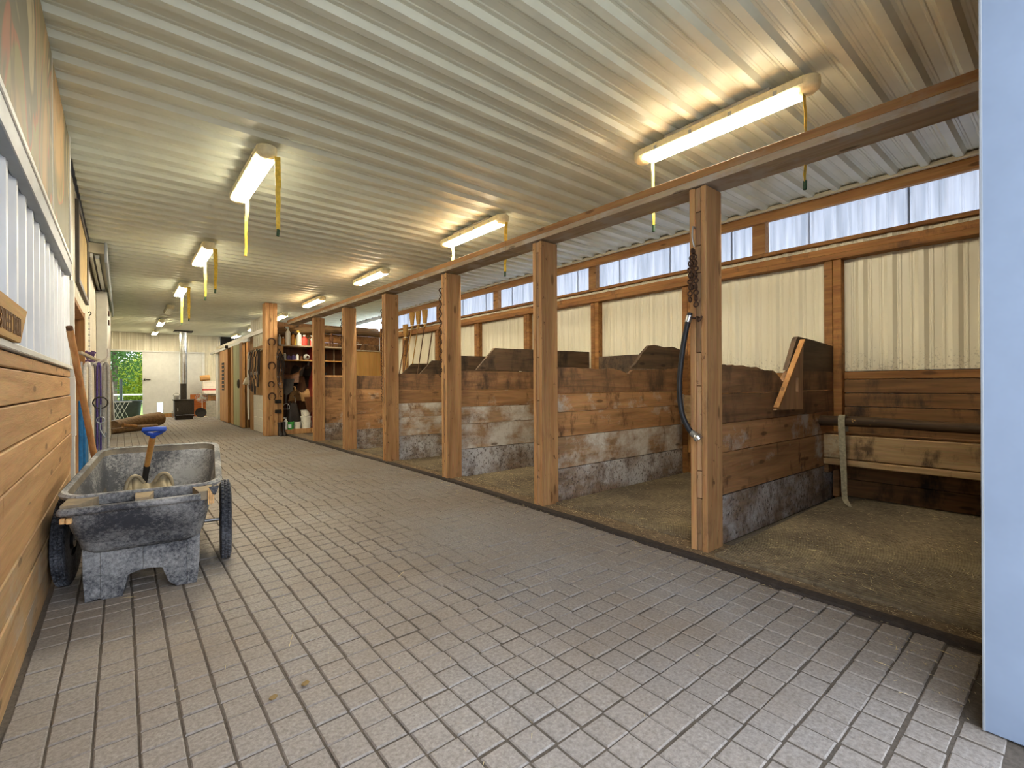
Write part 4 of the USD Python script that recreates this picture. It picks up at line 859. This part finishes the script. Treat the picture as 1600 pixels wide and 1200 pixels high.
# side rack right of the tall post
sr = thing('side_board', 'wooden end board of the tack shelves carrying black halters and two brushes', 'board', (2.90, 12.36, 0))
part(sr, 'board', box(0, .09, .0, .03, .02, 1.15), 'post_wood'); part(sr, 'board', box(0, .09, 0, .03, 1.155, 2.15), 'post_wood')
for k in range(5):
    t = thing('halter', f'black nylon halter hung beside the tack shelves, {["highest", "second highest", "middle", "second lowest", "lowest"][k]} of the bunch', 'halter', group='black halters beside the shelves')
    z = 2.08-k*.06; xx = 2.915+(k % 3)*.03; yy = 12.33-.012*k; b_ = 1.78-k*.16
    for nme, wz, wx in (('crown_strap', b_, .05), ('nose_strap', b_+.12, .035)):
        part(t, nme, strap(smooth_line([(xx, yy, z), (xx-wx, yy-.01, z-.12), (xx-wx, yy-.015, wz+.05), (xx, yy-.01, wz), (xx+wx, yy-.015, wz+.05), (xx+wx, yy-.01, z-.12), (xx, yy, z)], 5), .028, .006, (0, 1, 0)), 'leather_black')
    part(t, 'buckle', ring((xx-.03, yy-.025, b_+.1), .022, .005), 'steel', smooth=60)
plain('bristle_dark', lin(36, 32, 28), .95, var=.4, scale=120)
for k, z in enumerate((.80, .56)):
    t = thing('hoof_brush', f'dark oval brush hung on the end board, {["upper", "lower"][k]} of two', 'brush', (2.90, 12.27, z))
    part(t, 'back', box(-.08, .06, .05, .085, -.02, .05, .012), 'dark_wood'); part(t, 'bristles', box(-.085, .06, .0, .05, -.03, .055, .01), 'bristle_dark')
solo('metal_hook', tube(smooth_line([(2.96, 12.33, 1.06), (2.93, 12.32, 1.02), (2.94, 12.32, .94), (2.98, 12.32, .93)]), .01, 7), 'rusty_iron', 'rusty hook on the end board above the two brushes', 'hook', smooth=60)
bt_ = thing('riding_boots', 'dark worn boots standing at the foot of the tall post', 'boots', (2.90, 12.18, 0))
for s in (0, 1):
    part(bt_, 'boot', loft([rrect(.035, -.12, .1, .03, .002), rrect(.04, -.12, .1, .03, .04), rrect(.035, -.06, .1, .03, .08), rrect(.032, .0, .09, .028, .14), rrect(.04, -.01, .1, .03, .32)])if s == 0 else move(loft([rrect(.035, -.12, .1, .03, .002), rrect(.04, -.12, .1, .03, .04), rrect(.035, -.06, .1, .03, .08), rrect(.032, .0, .09, .028, .14), rrect(.04, -.01, .1, .03, .32)]), .09, .02, 0), 'leather_black', smooth=50)
# shelf cabinet facing the camera
cbn = thing('tack_shelves', 'open plywood shelf cabinet holding saddles, jars and pails', 'cabinet', (2.99, 12.38, 0))
W = 1.68
part(cbn, 'side_panel', box(0, .035, 0, .5, 0, 2.15), 'plywood'); part(cbn, 'side_panel', box(W-.035, W, 0, .5, 0, 2.15), 'plywood')
part(cbn, 'top', box(-.01, W+.01, -.02, .52, 2.15, 2.185), 'bleached'); part(cbn, 'base', box(.035, W-.035, .02, .5, .0, .12), 'post_wood')
part(cbn, 'back_panel', box(.0, W, .5, .515, 0, 2.15), 'dark_wood'); part(cbn, 'shelf', box(.035, .73, .01, .5, 1.80, 1.825), 'plywood'); part(cbn, 'shelf', box(.77, W-.035, .01, .5, 1.80, 1.825), 'plywood')
plain('red_panel', lin(132, 40, 34), .6); part(cbn, 'divider', box(.73, .77, .0, .5, .12, 2.15), 'red_panel', label='red painted divider')
part(cbn, 'lower_panel', box(.77, W-.035, .0, .03, .12, 1.45), 'post_wood')
part(cbn, 'upright', box(1.12, 1.15, .46, .5, 1.45, 2.15), 'bleached'); part(cbn, 'upright', box(1.4, 1.43, .46, .5, 1.45, 2.15), 'bleached')
# saddles
def saddle(loc, rz, m1, m2, label):
    t = thing('saddle', label, 'saddle', loc, rz, group='saddles in the tack shelves')
    nx_, ny_ = 18, 12; pts = []
    for j in range(ny_+1):
        for i in range(nx_+1):
            s = -1+2*i/nx_; q = j/ny_; a = s*1.25
            r_ = .17+.02*math.cos(3*q)
            pts.append((r_*math.sin(a)*1.05, -.26+.52*q, .17*math.cos(a)+.09*(2*q-1)**2*(1-abs(s))*1.2-.20*max(0, abs(s)-.55)))
    p = np.array(pts); nrm = np.c_[p[:, 0], p[:, 1]*0, p[:, 2]]; nrm /= np.linalg.norm(nrm, axis=1, keepdims=True)+1e-9; q_ = p-nrm*.025; f = []
    for j in range(ny_):
        for i in range(nx_):
            a = j*(nx_+1)+i; f += [[a, a+1, a+nx_+2], [a, a+nx_+2, a+nx_+1]]
    f = np.array(f); part(t, 'seat', (np.vstack([p, q_]), np.vstack([f, f[:, ::-1]+len(p)])), m1, smooth=True)
    for s in (-1, 1):
        fl_ = prism([(-.16, 0), (.17, 0), (.20, -.18), (.12, -.36), (-.02, -.40), (-.13, -.30)], .014, T_YZ)
        part(t, 'flap', xform(fl_, tr(s*.175, 0, .06)@rot([0, 1, 0], -8*s)), m2); part(t, 'stirrup_leather', strap([(s*.20, .02, .03), (s*.215, .02, -.3), (s*.215, .02, -.55)], .03, .006, (0, 1, 0)), m2)
        part(t, 'stirrup', tube(smooth_line([(s*.215, -.05, -.68), (s*.215, -.05, -.6), (s*.215, .02, -.545), (s*.215, .09, -.6), (s*.215, .09, -.68), (s*.215, -.05, -.68)], 4), .010, 7), 'steel', smooth=60)
    part(t, 'horn', tube([(0, -.25, .24), (0, -.28, .31), (0, -.29, .33)], [.025, .022, .035], 10), m1, smooth=50)
saddle((3.22, 12.62, 1.30), 62, 'leather_brown', 'leather_black', 'brown and black saddle hung on its side at the left in the shelves')
saddle((3.50, 12.60, .84), -48, 'leather_tan', 'leather_brown', 'tan saddle lower at the right in the shelves')
saddle((3.53, 12.66, 1.46), 20, 'leather_black', 'leather_black', 'black saddle behind at the top right in the shelves')
solo('saddle_bag', loft([rrect(.14, -.08, .08, .06, .13), rrect(.16, -.10, .09, .07, .3), rrect(.14, -.09, .09, .07, .55), rrect(.09, -.05, .06, .04, .75)]) if False else move(loft([rrect(.14, -.08, .08, .06, .125), rrect(.16, -.10, .09, .07, .3), rrect(.14, -.09, .09, .07, .55), rrect(.09, -.05, .06, .04, .75)]), 3.30, 12.6, 0), 'leather_black', 'tall limp black bag standing on the cabinet floor', 'bag', smooth=50)
# pails and bottles
plain('pail_green', lin(64, 160, 70), .4); plain('pail_white', lin(222, 218, 204), .45, var=.06); plain('plastic_clear_white', lin(222, 222, 214), .35); plain('label_white', lin(236, 240, 232), .5)
def pail(loc, r, h, m1, label, band=None):
    t = thing('pail', label, 'pail', loc)
    part(t, 'body', lathe([(0, 0), (r*.88, 0), (r*.9, .01), (r, h), (r*1.04, h), (r*1.04, h+.012), (r*.96, h+.012), (r*.85, .02), (0, .02)], 24), m1, smooth=40)
    part(t, 'bail', ring((0, -r*.75, h*.75), r*.9, .004, 'y', 14, 180, 360), 'steel', smooth=60)
    if band: part(t, 'label', lathe([(r*.93+.002, h*.2), (r*.99+.003, h*.75)], 24), band)
    return t
pail((3.20, 12.46, .122), .085, .17, 'pail_green', 'small green pail with a white label on the cabinet floor')
part('/World/pail', 'side_label', box(-.07, .0, -.088, -.078, .03, .12, .002), 'label_white')
pail((3.37, 12.5, .122), .085, .16, 'pail_white', 'low white tub right of the green pail'); pail((3.575, 12.5, .122), .12, .26, 'pail_white', 'lidded white bucket at the right of the cabinet floor')
part('/World/pail_002', 'lid', lathe([(0, .272), (.128, .272), (.13, .28), (.13, .30), (0, .305)], 24), 'pail_white', smooth=40)
pail((3.575, 12.52, .43), .115, .13, 'pail_white', 'shallow white pail stacked on the lidded bucket')
def bottle(loc, r, h, m1, label, cap='black_plastic', neck=.35, spray=False, grp=None):
    t = thing('bottle', label, 'bottle', loc, group=grp); b = h*(1-neck*.55)
    part(t, 'body', lathe([(0, 0), (r*.95, 0), (r, .01), (r, b*.8), (r*.75, b*.92), (r*.35, b), (r*.35, b+h*.06), (0, b+h*.06)], 16), m1, smooth=45)
    if spray: part(t, 'trigger', cat_([box(-.012, .03, -.012, .012, b+h*.06, h), box(-.055, .03, -.012, .012, h-.035, h), beam((-.03, 0, h-.03), (-.045, 0, b+.02), .012, .01)]), cap)
    else: part(t, 'cap', lathe([(0, b+h*.05), (r*.42, b+h*.05), (r*.42, h), (0, h)], 14), cap, smooth=40)
plain('liquid_red', lin(224, 74, 58), .3); plain('liquid_yellow', lin(222, 186, 70), .35); plain('bottle_brown', lin(96, 60, 30), .3); plain('bottle_amber', lin(190, 122, 44), .35); plain('bottle_gray', lin(170, 168, 156), .4); plain('jar_violet', lin(84, 66, 112), .4)
for dx, r, h, m1, cp, spy, lab in [(-.06, .04, .26, 'bottle_gray', 'trim_white', False, 'gray bottle at the left end of the cabinet top'), (.02, .045, .20, 'bottle_amber', 'carton_white', False, 'short amber bottle, second on the cabinet top'), (.13, .06, .46, 'pail_white', 'plastic_clear_white', True, 'tall white spray bottle on the cabinet top'), (.25, .045, .34, 'bottle_amber', 'black_plastic', False, 'amber bottle with black cap on the cabinet top'), (.29, .035, .22, 'liquid_yellow', 'trim_white', False, 'small yellow bottle beside the black-capped one'), (.39, .06, .38, 'plastic_clear_white', 'liquid_yellow', True, 'white spray bottle with yellow trigger on the cabinet top'), (.51, .075, .28, 'liquid_red', 'trim_white', False, 'round bottle of red liquid on the cabinet top'), (.61, .04, .24, 'bottle_brown', 'black_plastic', False, 'brown bottle right of the red one'), (.66, .03, .18, 'liquid_red', 'trim_white', False, 'little red bottle near the first tall shelf post'), (.72, .05, .28, 'pail_white', 'trim_white', True, 'cream spray bottle at the right of the cabinet top')]:
    bottle((3.0+dx+.04, 12.52, 2.186), r, h, m1, lab, cp, spray=spy, grp='bottles on top of the tack shelves')
for dx, r, h, m1, lab in [(.1, .035, .20, 'bottle_gray', 'pale jar at the left on the upper shelf'), (.19, .045, .13, 'jar_violet', 'violet jar on the upper shelf'), (.30, .05, .14, 'jar_violet', 'wide violet jar in the middle of the upper shelf'), (.39, .035, .17, 'plastic_clear_white', 'white bottle in the middle of the upper shelf'), (.48, .035, .12, 'bottle_brown', 'brown jar beside the white bottle on the shelf')]:
    bottle((2.99+dx, 12.5, 1.826), r, h, m1, lab, grp='jars on the upper shelf')
wr_ = thing('wire_coil', 'coil of gray wire on the right of the upper shelf', 'coil', (3.60, 12.50, 1.905))
part(wr_, 'coil', cat_([ring((0, -.02*k, 0), .07-.008*k, .007) for k in range(5)]), 'bottle_gray', smooth=60)
bottle((3.09, 12.44, .122), .045, .30, 'plastic_clear_white', 'white spray bottle standing left of the green pail', 'plastic_clear_white', spray=True)
for k in range(4): solo('hoof_tool', tube([(3.88+k*.09, 12.78, 1.84), (3.89+k*.09, 12.76, 2.02)], [.02, .012], 7), 'black_iron', f'dark hand tool standing in the right shelf section, {["first", "second", "third", "fourth"][k]} from the left', 'tool', 'tools in the right shelf section')
solo('boot_rest', cat_([beam((3.84, 12.55, 1.5), (4.12, 12.6, 1.76), .07, .09), box(3.82, 4.1, 12.52, 12.66, 1.452, 1.52, .02)]), 'black_plastic', 'black boot-shaped holder low in the right shelf section', 'boot holder')
# timber end wall above and beside the cabinet
we = struct('wall_end')
for k in range(3): part(we, 'plank', box(2.92, 5.72, 12.93+.01*k, 12.99+.01*k, 2.10+k*.235, 2.33+k*.235, .02), 'stall_dark' if k != 1 else 'rail_wood')
for k in range(9): part(we, 'plank', box(4.68, 5.72, 12.90, 12.95, k*.235, k*.235+.231), 'stall_dark')
part(we, 'plywood_panel', box(4.66, 5.66, 12.42, 12.45, 1.44, 2.10), 'plywood'); part(we, 'top_batten', box(4.64, 5.70, 12.40, 12.46, 2.10, 2.135), 'bleached'); part(we, 'bottom_batten', box(4.64, 5.7, 12.40, 12.47, 1.41, 1.44), 'bleached')
part(we, 'post', box(5.52, 5.66, 12.36, 12.44, 0, 2.75), 'rail_wood')
lgb = solo('ledge_log', tube(smooth_line([(2.95, 12.72, 2.50), (3.8, 12.74, 2.62), (4.8, 12.70, 2.66), (5.7, 12.72, 2.62)]), .09, 12), 'old_log', 'rough log lying along the top of the end wall', 'log', smooth=50)
bs = thing('basket', 'small dark wicker basket on the batten above the plywood panel', 'basket', (4.86, 12.5, 2.137))
part(bs, 'bowl', lathe([(0, 0), (.10, 0), (.15, .12), (.16, .13), (.13, .12), (.08, .02), (0, .02)], 18), 'dark_wood', smooth=30); part(bs, 'liner', lathe([(.14, .125), (.17, .14), (.15, .16), (.11, .13), (.14, .125)], 18), 'carton_white', smooth=40)
part(bs, 'handle', ring((0, 0, .12), .10, .008, 'y', 12, 0, 180), 'bleached', smooth=60)
orn = thing('horse_figure', 'small dark carved horse figure on the shelf top between two posts', 'figurine', (4.22, 12.5, 2.187))
part(orn, 'body', loft([rrect(.03, -.03, .03, .02, .14), rrect(.05, -.045, .045, .03, .19), rrect(.045, -.04, .04, .03, .25), rrect(.02, -.02, .02, .012, .28)]), 'dark_wood', smooth=50); part(orn, 'head', loft([rrect(.02, -.02, .02, .012, .26), rrect(.025, -.05, .0, .012, .33), rrect(.015, -.07, -.02, .01, .36)]), 'dark_wood', smooth=50)
for x in (-.035, .035):
    for y in (-.02, .03): part(orn, 'leg', tube([(x, y, .002), (x*.9, y, .15)], [.009, .014], 7), 'dark_wood')
# brooms and rakes against the outer wall
wood('broom_stick', lin(214, 176, 110), lin(170, 130, 72), 'z', knots=False); plain('broom_straw', lin(168, 128, 66), .9, var=.3, scale=70); plain('stick_dark', lin(92, 66, 42), .7)
for k, (y, lab) in enumerate([(10.62, 'corn broom leaning head up, leftmost of the pair between posts'), (10.30, 'corn broom leaning head up, right one of the touching pair'), (9.98, 'brown corn broom leaning head up beside the pair'), (10.98, 'corn broom half hidden behind a post, head up')]):
    t = thing('broom', lab, 'broom', group='brooms leaning upside down on the outer wall'); zt = [2.99, 2.98, 2.97, 2.72][k]
    part(t, 'stick', tube([(5.10, y-.03, .03), (5.555, y, zt-.34)], .013, 8), 'broom_stick' if k < 2 else 'stick_dark')
    part(t, 'bristles', loft([rrect(.02, -.03, .03, .015, zt-.40), rrect(.024, -.055, .055, .02, zt-.32), rrect(.03, -.10, .10, .025, zt-.12), rrect(.026, -.12, .12, .022, zt)]) if False else move(loft([rrect(.02, -.03, .03, .015, zt-.40), rrect(.024, -.055, .055, .02, zt-.32), rrect(.03, -.10, .10, .025, zt-.12), rrect(.026, -.12, .12, .022, zt)]), 5.56, y, 0), 'broom_straw', smooth=40)
    part(t, 'binding', box(5.53, 5.59, y-.06, y+.06, zt-.34, zt-.32), 'rope_white')
for k, y in enumerate((10.85, 9.72)): solo('tool_stick', tube([(5.2, y-.1*(1-k), .02), (5.60, y, 2.52-.1*k)], .014, 8), 'stick_dark', ['dark tool handle leaning left of the brooms', 'dark tool handle leaning right of the brooms'][k], 'tool handle')

# ------------------------------------------------------------------ stall fittings
mg = thing('manger_board', 'heavy weathered board across the back of the nearest stall', 'board', (5.42, .24, 0))
part(mg, 'board', box(0, .045, 0, 1.44, .45, .685, .012), 'manger_wood'); part(mg, 'bottom_strip', box(-.008, .04, 0, 1.44, .385, .446, .008), 'manger_wood'); part(mg, 'bracket', box(.02, .30, 1.40, 1.44, .30, .44), 'stall_dark'); part(mg, 'leg', box(.2, .26, 1.36, 1.42, .036, .31), 'stall_dark'); part(mg, 'shelf_board', box(.05, .33, .0, 1.44, .66, .69), 'stall_dark')
solo('feed_rail', tube(smooth_line([(5.39, .24, .81), (5.385, .8, .815), (5.39, 1.25, .825), (5.375, 1.70, .82)]), [.045]*8+[.046]*8+[.05]*9, 14), 'log_dark', 'dark worn pole rail across the back of the nearest stall', 'rail', smooth=60)
m2 = thing('manger_board', 'short board end with steel strip at the back of the second stall', 'board', (5.44, 1.80, 0))
part(m2, 'board', box(0, .045, 0, 1.45, .69, 1.05, .01), 'manger_wood'); part(m2, 'end_strip', box(-.01, .0, 1.41, 1.455, .69, 1.06), 'galvanised'); part(m2, 'lower_board', box(.2, .24, 0, 1.48, .30, .58, .01), 'door_wood'); part(m2, 'leg', box(.22, .27, 1.40, 1.46, .036, .30), 'door_wood')
part(m2, 'rope_knot', cat_([tube(smooth_line([(-.015, 1.22, .93), (-.03, 1.24, .88), (-.02, 1.22, .84), (-.03, 1.20, .79)]), .012, 7), ring((-.02, 1.22, .89), .03, .012, 'x')]), 'rope_white', smooth=60)
for i in range(2, 6):
    a, b = PY[i-1]+.15, PY[i]-.05
    t = thing('manger_board', f'dark board across the back of the {ordw[i]} stall', 'board', (5.44, a, 0), group='boards at the back of the farther stalls'); part(t, 'board', box(0, .045, 0, b-a-.42, .66, 1.02, .01), 'stall_dark'); part(t, 'leg', box(.05, .1, .0, .06, .036, .98), 'stall_dark'); part(t, 'upper_board', box(.06, .1, 0, b-a-.42, 1.35, 1.60, .012), 'gnawed_dark')
plain('webbing', lin(150, 142, 118), .9, var=.3, scale=40)
st = thing('hanging_strap', 'pale frayed strap hanging over the pole rail in the nearest stall', 'strap')
part(st, 'band', strap(smooth_line([(5.445, 1.50, .72), (5.435, 1.50, .85), (5.385, 1.50, .882), (5.335, 1.50, .84), (5.325, 1.49, .6), (5.33, 1.48, .3), (5.335, 1.475, .1), (5.30, 1.44, .045), (5.22, 1.40, .042)]), np.interp(np.arange(65), [0, 30, 50, 64], [.055, .055, .045, .025]), .006, (0, 1, .0)), 'webbing')
wood('bracket_wood', lin(184, 144, 104), lin(138, 104, 74), 'z', knots=False)
tg = thing('triangle_bracket', 'triangular wooden board with a slot nailed on the nearest partition', 'board')
import shapely.geometry as sg_
tri = sg_.Polygon([(4.22, .97), (4.80, .955), (4.83, 1.58)], [[(4.64, 1.12), (4.70, 1.115), (4.705, 1.245), (4.645, 1.25)]])
tm_ = trimesh.creation.extrude_polygon(tri, .025, engine='earcut'); vv_, ff_ = xform((np.array(tm_.vertices), np.array(tm_.faces)), T_XZ)
part(tg, 'board', (vv_+np.array([0, 1.675, 0]), ff_), 'bracket_wood'); part(tg, 'sloping_edge', beam((4.225, 1.652, .985), (4.82, 1.652, 1.59), .045, .022), 'door_wood')
# rubber hose, hook and chain on the nearest post
hs = thing('rubber_hose', 'black rubber hose hung from a hook down the nearest stall post', 'hose')
hp = smooth_line([(3.135, 1.80, 1.70), (3.125, 1.815, 1.62), (3.115, 1.845, 1.45), (3.10, 1.865, 1.2), (3.10, 1.85, 1.0), (3.105, 1.80, .88), (3.115, 1.755, .83)])
part(hs, 'tube', tube(hp, .019, 10), 'black_plastic', smooth=60); part(hs, 'upper_collar', tube([hp[2], hp[7]], .022, 10), 'galvanised', smooth=60)
part(hs, 'taped_end', tube(smooth_line([(3.112, 1.78, .85), (3.115, 1.745, .825), (3.12, 1.725, .80)]), [.024]*8+[.03]*8+[.012], 10), 'galvanised', smooth=60)
hk = thing('post_hook', 'iron hook screwed into the nearest stall post', 'hook'); part(hk, 'hook', tube(smooth_line([(3.16, 1.735, 1.66), (3.11, 1.735, 1.66), (3.09, 1.71, 1.63), (3.09, 1.685, 1.66)]), .007, 7), 'rusty_iron', smooth=60); part(hk, 'staple', tube([(3.15, 1.76, 1.66), (3.12, 1.80, 1.665)], .007, 6), 'rusty_iron')
ch = thing('rusty_chain', 'bunch of rusty chain hanging high on the nearest stall post', 'chain', (3.13, 1.765, 0))
part(ch, 'hook', tube(smooth_line([(.02, 0, 2.30), (-.012, 0, 2.30), (-.018, 0, 2.22), (-.01, -.008, 2.16)]), .006, 7), 'steel', smooth=60)
for q, (dy, n_) in enumerate(((.028, 9), (-.02, 10), (.005, 7))):
    for k in range(n_): part(ch, 'link', ring((-.005-.006*q, dy*min(1, k/2), 2.13-k*.042), .017, .0055, 'x' if k % 2 else 'y', 10), 'rusty_iron')
for i, (y, z0, z1) in enumerate([(5.24, 1.25, 2.4), (7.0, .9, 2.35), (8.76, 1.4, 2.4)]):
    t = thing('hanging_chain', f'dark chain hanging down the inner face of the {ordw[i+2]} stall post', 'chain', (3.16, y, 0), group='chains down the farther stall posts'); n_ = int((z1-z0)/.06)
    part(t, 'hook', tube([(0.02, -.01, z1+.03), (-.02, .02, z1+.02), (-.02, .02, z1)], .008, 6), 'rusty_iron')
    part(t, 'links', cat_([ring((-.01, .0, z1-k*.06), .026, .006, 'x' if k % 2 else 'y', 9) for k in range(n_)]), 'rusty_iron')

# ------------------------------------------------------------------ yellow fly ribbons below the lamps
plain('fly_yellow', lin(214, 178, 60), .45, var=.25, scale=30); plain('fly_tube', lin(44, 70, 44), .6)
rib = [(3.38, 2.262, 3.05, 2.45, .03, 0, 'ribbon at the left end of the nearest lamp over the stalls'), (3.38, 1.145, 3.05, 2.43, .05, 1, 'wide ribbon at the right end of the nearest lamp over the stalls'),
       (.95, 5.23, 3.05, 2.47, .035, 2, 'crumpled ribbon at the far end of the nearest left-hand lamp'), (.985, 4.16, 3.05, 2.41, .045, 3, 'long ribbon at the near end of the nearest left-hand lamp'),
       (3.40, 5.353, 3.05, 2.45, .04, 4, 'ribbon at the left end of the second lamp over the stalls'), (3.40, 4.21, 3.05, 2.43, .04, 5, 'ribbon at the right end of the second lamp over the stalls'),
       (.95, 8.2, 3.05, 2.45, .04, 6, 'ribbon at the far end of the second left-hand lamp'), (.985, 7.48, 3.05, 2.445, .05, 7, 'wide ribbon at the near end of the second left-hand lamp'),
       (.95, 11.56, 3.05, 2.42, .05, 8, 'ribbon at the far end of the third left-hand lamp'), (.985, 10.72, 3.05, 2.41, .055, 9, 'ribbon at the near end of the third left-hand lamp')]
for x, y, z1, z0, w, sd, lab in rib:
    t = thing('fly_ribbon', 'yellow fly '+lab, 'fly ribbon', (x, y, 0), group='yellow fly ribbons under the lamps'); r2 = random.Random(sd); n_ = 14
    zz = np.linspace(z1, z0+.05, n_); a = np.cumsum([r2.uniform(-.25, .35) for _ in range(n_)])+r2.uniform(0, 3)
    px_ = np.cumsum([r2.uniform(-.004, .004) for _ in range(n_)]); py_ = np.cumsum([r2.uniform(-.004, .004) for _ in range(n_)])
    part(t, 'ribbon', strap(np.c_[px_, py_, zz], w*(1-.35*np.linspace(0, 1, n_)), .0025, np.c_[np.cos(a)*.4+.8, np.sin(a)*.5-.5, a*0]), 'fly_yellow')
    part(t, 'tube', tube([(px_[-1], py_[-1], z0+.055), (px_[-1]-.004, py_[-1], z0)], .012, 8), 'fly_tube' if sd != 2 else 'fly_yellow')

# ------------------------------------------------------------------ straw and droppings on the floor
plain('straw', lin(190, 172, 128), .8, var=.25, scale=60)
def straws(name, pts, label):
    ms = []
    for (x, y, z) in pts:
        a = nr.uniform(0, PI); l = nr.uniform(.005, .022) if nr.rand() < .96 else nr.uniform(.05, .11); w = nr.uniform(.001, .002)
        c, s = math.cos(a)*l/2, math.sin(a)*l/2; z1 = z+nr.uniform(.001, .006)
        v = np.array([(x-c, y-s, z), (x-c-s*w/l*2, y-s+c*w/l*2, z+w), (x+c, y+s, z1), (x+c-s*w/l*2, y+s+c*w/l*2, z1+w), (x, y, z+.004)]); ms.append((v, np.array([[0, 2, 1], [1, 2, 3], [0, 4, 2], [1, 3, 4]])))
    solo(name, cat_(ms), 'straw', label, 'straw', kind='stuff')
pts = []
for i, (a, b) in enumerate(swid[:4]):
    for _ in range([700, 350, 800, 300][i]):
        x = 3.2+2.5*nr.rand()**1.3; y = a+(b-a)*(nr.rand() if i != 2 else nr.rand()**.8); pts.append((x, y, .034))
straws('loose_straw', pts, 'loose bits of straw and chaff scattered over the stall mats')
pts = [(kerb_x(y)+.08+.2*nr.rand(), y, .02) for y in .25+nr.rand(900)**1.6*6]+[(kerb_x(y)-.25*nr.rand()**2-.02, y, .006) for y in .25+6*nr.rand(260)]+[(2.3+.6*nr.rand(), .26+.3*nr.rand(), .006) for _ in range(80)]
straws('chaff', pts, 'chaff and straw dust collected along the kerb strip')
pts = [(-.2+3*nr.rand(), .8+7*nr.rand(), .006) for _ in range(160)]
straws('aisle_straw', pts, 'a few straws lying about on the pavers')
plain('dry_leaf', lin(120, 98, 60), .8)
for k, (x, y) in enumerate([(.44, 1.98), (.56, 1.99)]):
    solo('dry_leaf', move(prism([(-.014, 0), (-.004, .012), (.012, .016), (.018, .002), (.008, -.01), (-.006, -.012)], .004), x, y, .006), 'dry_leaf', ['dark curled leaf on the paver nearest the picture foot', 'small yellowish leaf just right of the dark curled leaf'][k], 'leaf')
